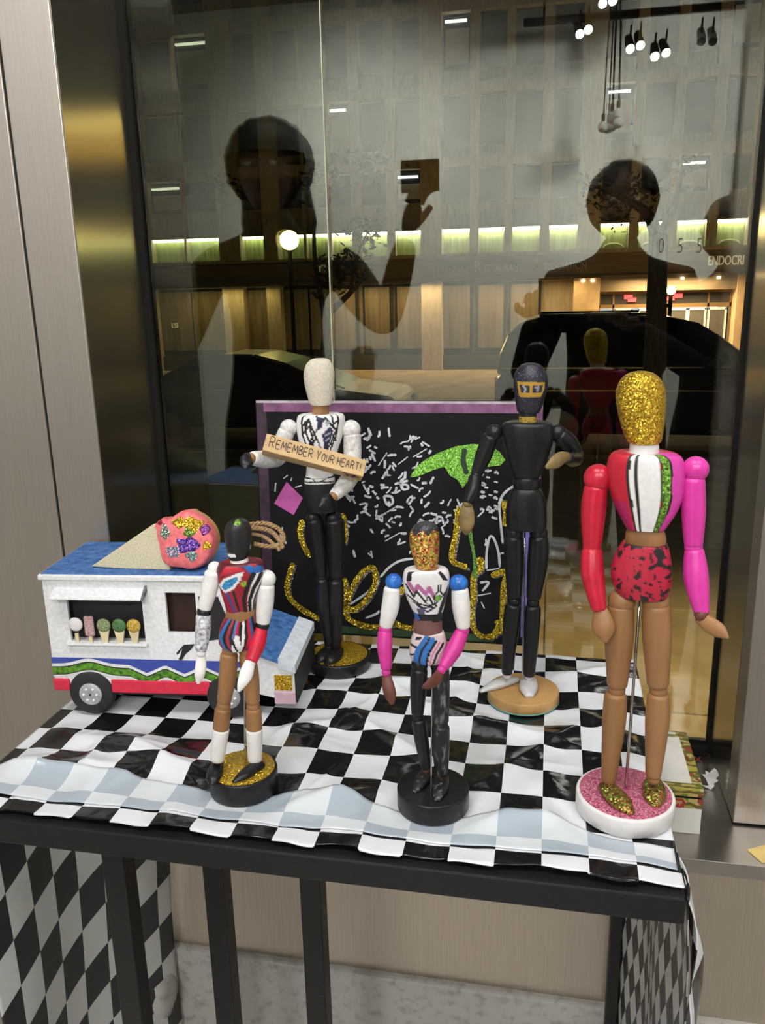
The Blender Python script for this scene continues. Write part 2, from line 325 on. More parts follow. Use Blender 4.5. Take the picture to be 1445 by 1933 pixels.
MANN = {'gold': {'loc': [0.0795, 0.7018, 0.9], 'rz': -0.1128, 'thick': 0.018, 'base_r': 0.0444, 'rows': {'head': [(-0.0076, -0.0, 0.4038, 0.0036), (-0.0076, -0.0, 0.4019, 0.01), (-0.0075, -0.0, 0.3973, 0.0155), (-0.0071, -0.0, 0.3902, 0.0189), (-0.0068, -0.0, 0.384, 0.0197), (-0.0061, -0.0, 0.3758, 0.0194), (-0.0048, 0.0, 0.3655, 0.0181), (-0.0035, 0.0, 0.3551, 0.0162), (-0.0023, -0.0, 0.3478, 0.0141), (-0.0022, -0.0, 0.3457, 0.0125)], 'neck': [(-0.0022, -0.0, 0.3485, 0.011), (-0.0017, -0.0, 0.3426, 0.0116), (-0.0014, 0.0, 0.3358, 0.0119)], 'chest': [(-0.0004, -0.0, 0.338, 0.0177), (-0.0006, -0.0, 0.3367, 0.0247), (-0.0001, -0.0, 0.3331, 0.029), (0.0003, 0.0, 0.3257, 0.031), (0.0012, -0.0, 0.315, 0.0312), (0.0025, -0.0, 0.3021, 0.0293), (0.0032, -0.0, 0.2891, 0.0247), (0.0032, -0.0, 0.2781, 0.019), (0.0032, -0.0, 0.2719, 0.0149), (0.0033, 0.0, 0.2705, 0.0115)], 'waist': [(0.0033, -0.0, 0.2736, 0.0139), (0.0036, -0.0, 0.267, 0.0163), (0.0041, -0.0, 0.2603, 0.0165), (0.0044, -0.0, 0.2554, 0.0148)], 'hips': [(0.0036, -0.0, 0.2599, 0.0177), (0.0034, -0.0, 0.2569, 0.0194), (0.0023, -0.0, 0.2467, 0.0231), (0.002, -0.0, 0.2353, 0.0251), (0.0027, 0.0, 0.2239, 0.0247), (0.004, -0.0, 0.216, 0.0218), (0.0048, 0.0, 0.2121, 0.0194)]}, 'limbs': {'armL': [(-0.0373, -0.0, 0.3143, 0.0), (-0.0399, -0.0, 0.2514, 0.0), (-0.0315, -0.012, 0.2001, 0.0)], 'shoulderL': [(-0.0373, -0.0, 0.3136, 0.0122)], 'upperL': [(-0.0388, 0.0, 0.3054, 0.0099), (-0.04, 0.0, 0.2843, 0.0106), (-0.04, 0.0, 0.2537, 0.0079)], 'elbowL': [(-0.0399, -0.0, 0.2514, 0.0079)], 'foreL': [(-0.0398, -0.0, 0.2487, 0.0088), (-0.0379, -0.005, 0.229, 0.0099), (-0.0309, -0.012, 0.2008, 0.0066)], 'handL': [(-0.0299, -0.012, 0.2009, 0.0057), (-0.028, -0.014, 0.1949, 0.0079), (-0.0262, -0.016, 0.1865, 0.01), (-0.025, -0.018, 0.1793, 0.0078), (-0.0242, -0.02, 0.175, 0.003)], 'shoulderR': [(0.0393, -0.0, 0.3248, 0.0107)], 'upperR': [(0.0384, -0.0, 0.3157, 0.0091), (0.0403, -0.0, 0.2891, 0.0096), (0.0422, -0.0, 0.2613, 0.0076)], 'elbowR': [(0.0424, -0.0, 0.2587, 0.0074)], 'foreR': [(0.0433, 0.0, 0.2548, 0.008), (0.046, -0.004, 0.2337, 0.0101), (0.052, -0.012, 0.2057, 0.0063)], 'wristR': [(0.0516, -0.014, 0.2042, 0.0057)], 'handR': [(0.0508, -0.014, 0.2014, 0.0051), (0.0588, -0.018, 0.1976, 0.0071), (0.0665, -0.022, 0.1945, 0.0062), (0.0726, -0.026, 0.1912, 0.0012)], 'hipL': [(-0.0127, -0.0, 0.2051, 0.0119)], 'thighL': [(-0.0132, 0.0, 0.1996, 0.0115), (-0.0131, -0.0, 0.1707, 0.0125), (-0.0125, -0.0, 0.1256, 0.009)], 'kneeL': [(-0.0127, -0.0, 0.1206, 0.0077)], 'shinL': [(-0.0135, -0.0, 0.1143, 0.0098), (-0.0134, -0.0, 0.0891, 0.0105), (-0.0154, -0.0, 0.0277, 0.0066)], 'hipR': [(0.0154, -0.0, 0.2078, 0.0117)], 'thighR': [(0.0159, 0.0, 0.2025, 0.012), (0.0185, -0.0, 0.1742, 0.0123), (0.022, -0.0, 0.1302, 0.0094)], 'kneeR': [(0.0228, -0.0, 0.1246, 0.008)], 'shinR': [(0.0231, -0.0, 0.1188, 0.0096), (0.0237, -0.0, 0.0946, 0.0106), (0.0234, 0.0, 0.0398, 0.0069)], 'ankleL': [(-0.0156, -0.0, 0.0237, 0.0056)], 'footL': [(-0.0168, -0.0012, 0.0216, 0.008), (-0.0106, -0.0134, 0.0226, 0.0102), (-0.0013, -0.0263, 0.0223, 0.0095), (0.0062, -0.034, 0.0198, 0.004)], 'ankleR': [(0.0238, -0.0, 0.0359, 0.0055)], 'footR': [(0.0246, 0.018, 0.0217, 0.0083), (0.025, 0.0048, 0.0227, 0.0104), (0.026, -0.0088, 0.0224, 0.0097), (0.0274, -0.0166, 0.0199, 0.0043)], 'rod': [(0.0025, 0.012, 0.208, 0.0013), (0.0002, 0.004, 0.02, 0.0014)]}}, 'black': {'loc': [-0.0205, 0.9036, 0.9], 'rz': 0.0227, 'thick': 0.014, 'base_r': 0.0417, 'rows': {'head': [(-0.0006, 0.0, 0.3937, 0.0046), (-0.0003, -0.0, 0.3917, 0.0099), (-0.0001, 0.0, 0.387, 0.0145), (0.0, -0.0, 0.381, 0.0174), (0.0002, 0.0, 0.3738, 0.0181), (0.0002, 0.0, 0.3657, 0.0175), (-0.0004, 0.0, 0.3564, 0.0157), (-0.0009, -0.0, 0.3482, 0.014), (-0.0013, -0.0, 0.343, 0.0124), (-0.001, -0.0, 0.3409, 0.0106)], 'neck': [(-0.0021, 0.0, 0.3426, 0.0087), (-0.002, -0.0, 0.3367, 0.0094), (-0.0019, -0.0, 0.3301, 0.0097)], 'chest': [(-0.0026, 0.0, 0.3309, 0.0208), (-0.0022, -0.0, 0.3296, 0.025), (-0.002, -0.0, 0.3267, 0.0274), (-0.0017, 0.0, 0.32, 0.0278), (-0.0011, -0.0, 0.3116, 0.0271), (-0.0013, -0.0, 0.2988, 0.0245), (-0.0018, -0.0, 0.286, 0.0208), (-0.0018, -0.0, 0.2753, 0.0169), (-0.0021, -0.0, 0.2705, 0.0148), (-0.002, -0.0, 0.2688, 0.0114)], 'waist': [(-0.0017, -0.0, 0.2709, 0.0118), (-0.002, -0.0, 0.2666, 0.0144), (-0.0018, -0.0, 0.2601, 0.0148), (-0.0017, -0.0, 0.254, 0.0132)], 'hips': [(-0.0018, -0.0, 0.257, 0.0136), (-0.0017, -0.0, 0.2544, 0.0168), (-0.0015, -0.0, 0.2459, 0.02), (-0.0015, 0.0, 0.2349, 0.0222), (-0.0012, -0.0, 0.2227, 0.0227), (-0.0007, -0.0, 0.2149, 0.0224), (-0.0003, -0.0, 0.2105, 0.0211)]}, 'limbs': {'shoulderL': [(-0.0379, -0.0, 0.3187, 0.0092)], 'upperL': [(-0.042, -0.0, 0.3133, 0.0088), (-0.0488, 0.0, 0.294, 0.0093), (-0.0562, -0.003, 0.2739, 0.0068)], 'elbowL': [(-0.0568, -0.004, 0.2718, 0.0064)], 'foreL': [(-0.0578, -0.004, 0.2691, 0.0072), (-0.0599, -0.01, 0.257, 0.0081), (-0.0649, -0.016, 0.2441, 0.0059)], 'wristL': [(-0.0653, -0.016, 0.2419, 0.0053)], 'handL': [(-0.0653, -0.016, 0.2397, 0.0055), (-0.0659, -0.018, 0.2326, 0.0081), (-0.0661, -0.02, 0.2221, 0.0091), (-0.0664, -0.022, 0.2138, 0.0064), (-0.0664, -0.022, 0.2089, 0.0026)], 'shoulderR': [(0.0303, -0.0, 0.3192, 0.0087)], 'upperR': [(0.0324, -0.0, 0.3161, 0.0091), (0.041, 0.006, 0.3088, 0.01), (0.0499, 0.012, 0.2961, 0.008)], 'elbowR': [(0.0522, 0.012, 0.2918, 0.0076)], 'foreR': [(0.051, 0.008, 0.2894, 0.0084), (0.0466, -0.01, 0.2919, 0.0082), (0.0409, -0.032, 0.2972, 0.006)], 'handR': [(0.0398, -0.034, 0.2992, 0.0052), (0.0327, -0.042, 0.2991, 0.0072), (0.0258, -0.05, 0.2962, 0.0067), (0.018, -0.058, 0.2929, 0.002)], 'hipL': [(-0.0146, -0.0, 0.2045, 0.0104)], 'thighL': [(-0.0145, -0.0, 0.1988, 0.0104), (-0.0135, -0.0, 0.1704, 0.0109), (-0.0123, -0.0, 0.1299, 0.0084)], 'kneeL': [(-0.0124, -0.0, 0.1233, 0.0068)], 'shinL': [(-0.0134, 0.0, 0.1169, 0.0095), (-0.0152, -0.0, 0.0955, 0.0098), (-0.0192, 0.0, 0.0333, 0.0063)], 'hipR': [(0.013, 0.0, 0.2053, 0.0103)], 'thighR': [(0.0131, -0.0, 0.1997, 0.0108), (0.0128, -0.0, 0.1714, 0.0117), (0.0094, -0.0, 0.1292, 0.0083)], 'kneeR': [(0.0089, -0.0, 0.1227, 0.007)], 'shinR': [(0.0088, -0.0, 0.1161, 0.0092), (0.0084, -0.0, 0.0919, 0.0093), (0.0065, -0.0, 0.0325, 0.0068)], 'ankleL': [(-0.0191, -0.0, 0.0291, 0.005)], 'footL': [(-0.008, 0.0176, 0.0162, 0.005), (-0.018, 0.0097, 0.0174, 0.0076), (-0.0334, -0.0033, 0.0174, 0.0076), (-0.0484, -0.016, 0.0154, 0.0031)], 'ankleR': [(0.0066, -0.0, 0.0293, 0.005)], 'footR': [(0.0063, 0.0172, 0.0179, 0.0086), (0.0063, 0.0027, 0.0188, 0.0107), (0.0064, -0.0115, 0.0185, 0.0101), (0.007, -0.0219, 0.0165, 0.0056)], 'rod': [(-0.0024, 0.01, 0.2087, 0.0011), (-0.0007, 0.002, 0.0224, 0.0011)]}}, 'white': {'loc': [-0.2596, 0.9612, 0.9], 'rz': 0.2638, 'thick': 0.016, 'base_r': 0.0415, 'rows': {'head': [(-0.0097, 0.0, 0.3958, 0.0059), (-0.0096, -0.0, 0.3941, 0.0111), (-0.0103, 0.0, 0.389, 0.0155), (-0.0105, 0.0, 0.3827, 0.0178), (-0.0108, -0.0, 0.3763, 0.0185), (-0.011, -0.0, 0.3677, 0.018), (-0.0107, -0.0, 0.357, 0.0165), (-0.0103, -0.0, 0.3472, 0.0145), (-0.01, 0.0, 0.3426, 0.0133), (-0.0101, -0.0, 0.3409, 0.0117)], 'neck': [(-0.0102, -0.0, 0.3427, 0.0098), (-0.0105, 0.0, 0.3353, 0.0102), (-0.0108, -0.0, 0.3278, 0.0105)], 'chest': [(-0.0107, -0.0, 0.33, 0.0229), (-0.0108, -0.0, 0.3283, 0.0273), (-0.011, -0.0, 0.3232, 0.029), (-0.0118, -0.0, 0.3156, 0.0289), (-0.0126, -0.0, 0.3023, 0.0271), (-0.0135, -0.0, 0.289, 0.0231), (-0.0134, -0.0, 0.2778, 0.0193), (-0.0138, -0.0, 0.2688, 0.0161)], 'waist': [(-0.0137, 0.0, 0.2711, 0.016), (-0.0151, -0.0, 0.2621, 0.016), (-0.0154, -0.0, 0.253, 0.0169)], 'hips': [(-0.0149, -0.0, 0.2553, 0.0155), (-0.0153, -0.0, 0.2519, 0.018), (-0.0156, -0.0, 0.2393, 0.0196), (-0.0152, 0.0, 0.2255, 0.0197), (-0.0144, -0.0, 0.2139, 0.0189), (-0.0139, 0.0, 0.2088, 0.0173)]}, 'limbs': {'shoulderL': [(-0.05, -0.0, 0.3142, 0.0105)], 'upperL': [(-0.053, -0.0, 0.3092, 0.0101), (-0.0592, 0.0, 0.295, 0.0105), (-0.0631, -0.004, 0.2803, 0.0088)], 'elbowL': [(-0.0633, -0.006, 0.2785, 0.0088)], 'foreL': [(-0.0651, -0.008, 0.2783, 0.0101), (-0.0777, -0.028, 0.282, 0.0107), (-0.0905, -0.048, 0.2876, 0.0084)], 'wristL': [(-0.092, -0.05, 0.2877, 0.0063)], 'handL': [(-0.0938, -0.052, 0.289, 0.0071), (-0.0963, -0.058, 0.2873, 0.0083), (-0.0976, -0.064, 0.2837, 0.0062), (-0.0979, -0.068, 0.2803, 0.0021)], 'shoulderR': [(0.025, -0.0, 0.3095, 0.0119)], 'upperR': [(0.0261, 0.0, 0.3033, 0.0106), (0.026, 0.0, 0.2832, 0.0111), (0.0255, -0.006, 0.2596, 0.0093)], 'elbowR': [(0.0254, -0.008, 0.2574, 0.0093)], 'foreR': [(0.0248, -0.01, 0.256, 0.0101), (0.0153, -0.026, 0.2476, 0.0104), (0.0022, -0.044, 0.239, 0.0073)], 'wristR': [(0.0007, -0.046, 0.238, 0.006)], 'handR': [(-0.0005, -0.048, 0.2363, 0.0064), (-0.0048, -0.052, 0.234, 0.0089), (-0.0103, -0.056, 0.2313, 0.0085), (-0.0156, -0.06, 0.229, 0.003)], 'hipL': [(-0.0261, -0.0, 0.2004, 0.0108)], 'thighL': [(-0.0245, 0.0, 0.1969, 0.0113), (-0.0225, -0.0, 0.1697, 0.0113), (-0.019, -0.0, 0.1264, 0.0078)], 'kneeL': [(-0.0188, -0.0, 0.1221, 0.0073)], 'shinL': [(-0.0182, 0.0, 0.1179, 0.0092), (-0.017, 0.0, 0.0921, 0.0097), (-0.0124, -0.0, 0.0307, 0.0061)], 'hipR': [(-0.0004, -0.0, 0.1982, 0.0108)], 'thighR': [(0.0006, -0.0, 0.1947, 0.0126), (0.0008, 0.0, 0.1687, 0.0123), (-0.0001, -0.0, 0.1232, 0.0092)], 'kneeR': [(-0.0003, -0.0, 0.1183, 0.0078)], 'shinR': [(-0.0004, -0.0, 0.1147, 0.0101), (-0.0015, -0.0, 0.0865, 0.0102), (-0.0036, -0.0, 0.0264, 0.0071)], 'ankleL': [(-0.0125, -0.0, 0.0269, 0.0056)], 'footL': [(-0.0128, 0.0077, 0.0196, 0.008), (-0.0175, -0.0076, 0.0204, 0.0098), (-0.0233, -0.0201, 0.0201, 0.0091), (-0.0279, -0.0254, 0.0178, 0.0041)], 'ankleR': [(-0.0033, -0.0, 0.0238, 0.0056)], 'footR': [(-0.001, 0.0034, 0.0196, 0.008), (-0.0059, -0.0149, 0.0206, 0.0102), (-0.0118, -0.0272, 0.0203, 0.0096), (-0.0164, -0.032, 0.0178, 0.0041)], 'rod': [(-0.009, 0.012, 0.2059, 0.0011), (-0.0091, 0.006, 0.024, 0.0012)]}}, 'racer': {'loc': [-0.2832, 0.6738, 0.9], 'rz': 0.3979, 'thick': 0.022, 'base_r': 0.0333, 'rows': {'head': [(0.012, 0.0, 0.2731, 0.0032), (0.0117, 0.0, 0.2717, 0.0071), (0.0113, -0.0, 0.2679, 0.0107), (0.0109, -0.0, 0.2631, 0.0121), (0.0107, 0.0, 0.2573, 0.0123), (0.0103, -0.0, 0.2515, 0.0116), (0.0099, -0.0, 0.2447, 0.0103), (0.0096, -0.0, 0.2388, 0.0093), (0.0093, -0.0, 0.2361, 0.0079)], 'neck': [(0.0102, 0.0, 0.2384, 0.0075), (0.0102, 0.0, 0.2338, 0.0085), (0.01, -0.0, 0.2293, 0.009)], 'chest': [(0.0117, -0.0, 0.2335, 0.015), (0.0117, -0.0, 0.2323, 0.0192), (0.0112, -0.0, 0.2288, 0.0213), (0.0106, 0.0, 0.2229, 0.0216), (0.0101, -0.0, 0.215, 0.0203), (0.0091, 0.0, 0.205, 0.0174), (0.0083, -0.0, 0.195, 0.0146), (0.0082, -0.0, 0.1873, 0.0128), (0.0079, 0.0, 0.1857, 0.0107)], 'waist': [(0.0083, -0.0, 0.1889, 0.0124), (0.0079, -0.0, 0.1838, 0.0135), (0.0076, -0.0, 0.1784, 0.0132)], 'hips': [(0.0078, -0.0, 0.1812, 0.0128), (0.0071, 0.0, 0.1788, 0.0141), (0.0052, 0.0, 0.1708, 0.0163), (0.0039, -0.0, 0.1606, 0.0174), (0.0033, -0.0, 0.1534, 0.0164), (0.0033, 0.0, 0.1478, 0.0106)]}, 'limbs': {'shoulderL': [(-0.0123, 0.004, 0.2272, 0.0064)], 'upperL': [(-0.0145, 0.0, 0.2232, 0.0075), (-0.0187, 0.0, 0.2077, 0.0075), (-0.0241, -0.0, 0.1905, 0.006)], 'elbowL': [(-0.0249, 0.0, 0.1872, 0.0059)], 'foreL': [(-0.0256, -0.0, 0.1832, 0.007), (-0.0271, -0.004, 0.1697, 0.0072), (-0.03, -0.008, 0.1538, 0.0053)], 'wristL': [(-0.0303, -0.008, 0.1503, 0.0044)], 'handL': [(-0.0306, -0.008, 0.1463, 0.0044), (-0.0315, -0.01, 0.138, 0.0051), (-0.0333, -0.012, 0.1298, 0.0045), (-0.035, -0.012, 0.1224, 0.0015)], 'shoulderR': [(0.0339, 0.0, 0.2138, 0.0087)], 'upperR': [(0.0326, 0.0, 0.2068, 0.0084), (0.0306, 0.0, 0.1887, 0.0084), (0.0277, 0.0, 0.1715, 0.0067)], 'elbowR': [(0.027, 0.0, 0.1689, 0.0064)], 'foreR': [(0.0254, 0.0, 0.1656, 0.0069), (0.0214, -0.008, 0.1538, 0.0077), (0.0149, -0.018, 0.1425, 0.0057)], 'wristR': [(0.0136, -0.018, 0.1402, 0.0051)], 'handR': [(0.0124, -0.02, 0.1396, 0.0053), (0.0089, -0.024, 0.1316, 0.0064), (0.0046, -0.028, 0.1248, 0.0045), (0.0013, -0.03, 0.1189, 0.0015)], 'hipL': [(-0.0043, 0.0, 0.147, 0.0073)], 'thighL': [(-0.0053, 0.0, 0.1418, 0.0083), (-0.0081, 0.0, 0.12, 0.0083), (-0.0131, -0.0, 0.095, 0.0066)], 'kneeL': [(-0.0138, 0.0, 0.0907, 0.0067)], 'shinL': [(-0.0148, -0.0, 0.0865, 0.0078), (-0.0183, -0.0, 0.0652, 0.0077), (-0.0238, 0.0, 0.0338, 0.0064)], 'hipR': [(0.0108, 0.0, 0.1453, 0.0073)], 'thighR': [(0.0114, -0.0, 0.1399, 0.0078), (0.0131, -0.0, 0.1175, 0.0082), (0.014, -0.0, 0.0915, 0.0067)], 'kneeR': [(0.0139, -0.0, 0.0868, 0.0065)], 'shinR': [(0.014, -0.0, 0.0824, 0.0075), (0.0133, 0.0, 0.0609, 0.0076), (0.0119, 0.0, 0.0286, 0.0066)], 'ankleL': [(-0.0241, 0.0, 0.0323, 0.0044)], 'footL': [(-0.0244, 0.0093, 0.0249, 0.0064), (-0.0264, -0.0039, 0.0253, 0.0074), (-0.0285, -0.0173, 0.0251, 0.0069), (-0.0296, -0.0237, 0.0234, 0.003)], 'ankleR': [(0.0123, -0.0, 0.0275, 0.0044)], 'footR': [(0.0169, -0.003, 0.0246, 0.0057), (0.0097, -0.0087, 0.0252, 0.0072), (-0.0005, -0.0182, 0.0248, 0.0062), (-0.0096, -0.0245, 0.023, 0.0023)], 'rod': [(0.0089, 0.008, 0.1436, 0.001), (0.0025, 0.001, 0.0237, 0.001)]}}, 'pink': {'loc': [-0.0964, 0.6765, 0.9], 'rz': 0.1416, 'thick': 0.02, 'base_r': 0.0338, 'rows': {'head': [(-0.004, 0.0, 0.276, 0.0042), (-0.0044, -0.0, 0.2751, 0.0074), (-0.0051, 0.0, 0.2721, 0.0107), (-0.0058, 0.0, 0.2669, 0.0125), (-0.006, 0.0, 0.2617, 0.013), (-0.0059, 0.0, 0.2558, 0.0127), (-0.0053, 0.0, 0.2491, 0.0118), (-0.0048, -0.0, 0.2423, 0.0107), (-0.0046, 0.0, 0.2378, 0.0096), (-0.0047, 0.0, 0.236, 0.0082)], 'neck': [(-0.0027, 0.0, 0.2378, 0.0077), (-0.0025, 0.0, 0.2348, 0.0086), (-0.0023, 0.0, 0.2307, 0.009)], 'chest': [(-0.0036, 0.0, 0.2352, 0.0143), (-0.0045, 0.0, 0.234, 0.0181), (-0.0046, 0.0, 0.2307, 0.0199), (-0.0048, 0.0, 0.2249, 0.0205), (-0.0047, -0.0, 0.2173, 0.0195), (-0.0045, 0.0, 0.2081, 0.0174), (-0.0037, 0.0, 0.1988, 0.0144), (-0.0031, -0.0, 0.1926, 0.0125), (-0.0027, 0.0, 0.1879, 0.0118)], 'waist': [(-0.0032, -0.0, 0.1895, 0.0121), (-0.0037, 0.0, 0.1816, 0.0128), (-0.0033, 0.0, 0.1744, 0.0127)], 'hips': [(-0.003, 0.0, 0.1766, 0.0121), (-0.0028, -0.0, 0.1746, 0.0137), (-0.0032, 0.0, 0.1674, 0.0159), (-0.0031, 0.0, 0.1595, 0.0172), (-0.003, 0.0, 0.1531, 0.0171), (-0.0025, 0.0, 0.1491, 0.0151), (-0.0024, 0.0, 0.147, 0.0115)]}, 'limbs': {'shoulderL': [(-0.0332, -0.0, 0.2227, 0.0075)], 'upperL': [(-0.0348, 0.0, 0.2158, 0.0072), (-0.0366, -0.0, 0.1988, 0.0079), (-0.041, 0.0, 0.1816, 0.0059)], 'elbowL': [(-0.0415, 0.0, 0.1781, 0.0059)], 'foreL': [(-0.0419, 0.0, 0.1745, 0.0065), (-0.0422, -0.004, 0.1612, 0.0067), (-0.0409, -0.008, 0.1439, 0.0047)], 'wristL': [(-0.041, -0.008, 0.1399, 0.0041)], 'handL': [(-0.0408, -0.008, 0.1359, 0.0041), (-0.0393, -0.012, 0.1282, 0.0056), (-0.0374, -0.014, 0.1204, 0.0053), (-0.0359, -0.016, 0.1134, 0.0021)], 'shoulderR': [(0.0235, 0.0, 0.2207, 0.0083)], 'upperR': [(0.0247, 0.0, 0.2149, 0.0075), (0.0258, 0.0, 0.1988, 0.0081), (0.0277, 0.0, 0.1809, 0.0061)], 'elbowR': [(0.0273, 0.0, 0.177, 0.0058)], 'foreR': [(0.0258, 0.0, 0.1735, 0.0064), (0.0182, -0.012, 0.1619, 0.0072), (0.0093, -0.026, 0.1536, 0.0046)], 'wristR': [(0.0079, -0.028, 0.1519, 0.004)], 'handR': [(0.0064, -0.03, 0.1494, 0.0043), (0.0029, -0.036, 0.1469, 0.0053), (-0.0021, -0.042, 0.146, 0.005), (-0.0076, -0.048, 0.146, 0.0019)], 'hipL': [(-0.0114, -0.0, 0.1434, 0.0077)], 'thighL': [(-0.0117, 0.0, 0.1378, 0.0077), (-0.0127, -0.0, 0.119, 0.0075), (-0.0137, 0.0, 0.095, 0.0057)], 'kneeL': [(-0.0134, 0.0, 0.0909, 0.0051)], 'shinL': [(-0.0126, 0.0, 0.0872, 0.0066), (-0.0102, 0.0, 0.0673, 0.0067), (-0.0063, -0.0, 0.0399, 0.0049)], 'hipR': [(0.006, 0.0, 0.1435, 0.008)], 'thighR': [(0.0075, 0.0, 0.1379, 0.008), (0.0077, -0.004, 0.1212, 0.008), (0.0075, -0.006, 0.0911, 0.0072)], 'kneeR': [(0.0075, -0.006, 0.0874, 0.0066)], 'shinR': [(0.0077, -0.006, 0.0841, 0.0078), (0.0076, -0.006, 0.066, 0.0078), (0.0078, -0.004, 0.0366, 0.0064)], 'ankleL': [(-0.0063, -0.0, 0.0379, 0.004)], 'footL': [(-0.0056, 0.0196, 0.0226, 0.0058), (-0.0091, 0.0085, 0.0231, 0.0069), (-0.0129, -0.0019, 0.0228, 0.0062), (-0.0174, -0.0112, 0.021, 0.0023)], 'ankleR': [(0.0078, -0.004, 0.0345, 0.0043)], 'footR': [(0.0085, 0.0106, 0.0229, 0.0065), (0.0073, -0.0036, 0.0234, 0.0075), (0.0054, -0.0149, 0.023, 0.0067), (0.003, -0.0241, 0.0212, 0.0026)], 'rod': [(0.0002, 0.01, 0.1423, 0.0007), (-0.0019, -0.016, 0.0176, 0.0008)]}}}
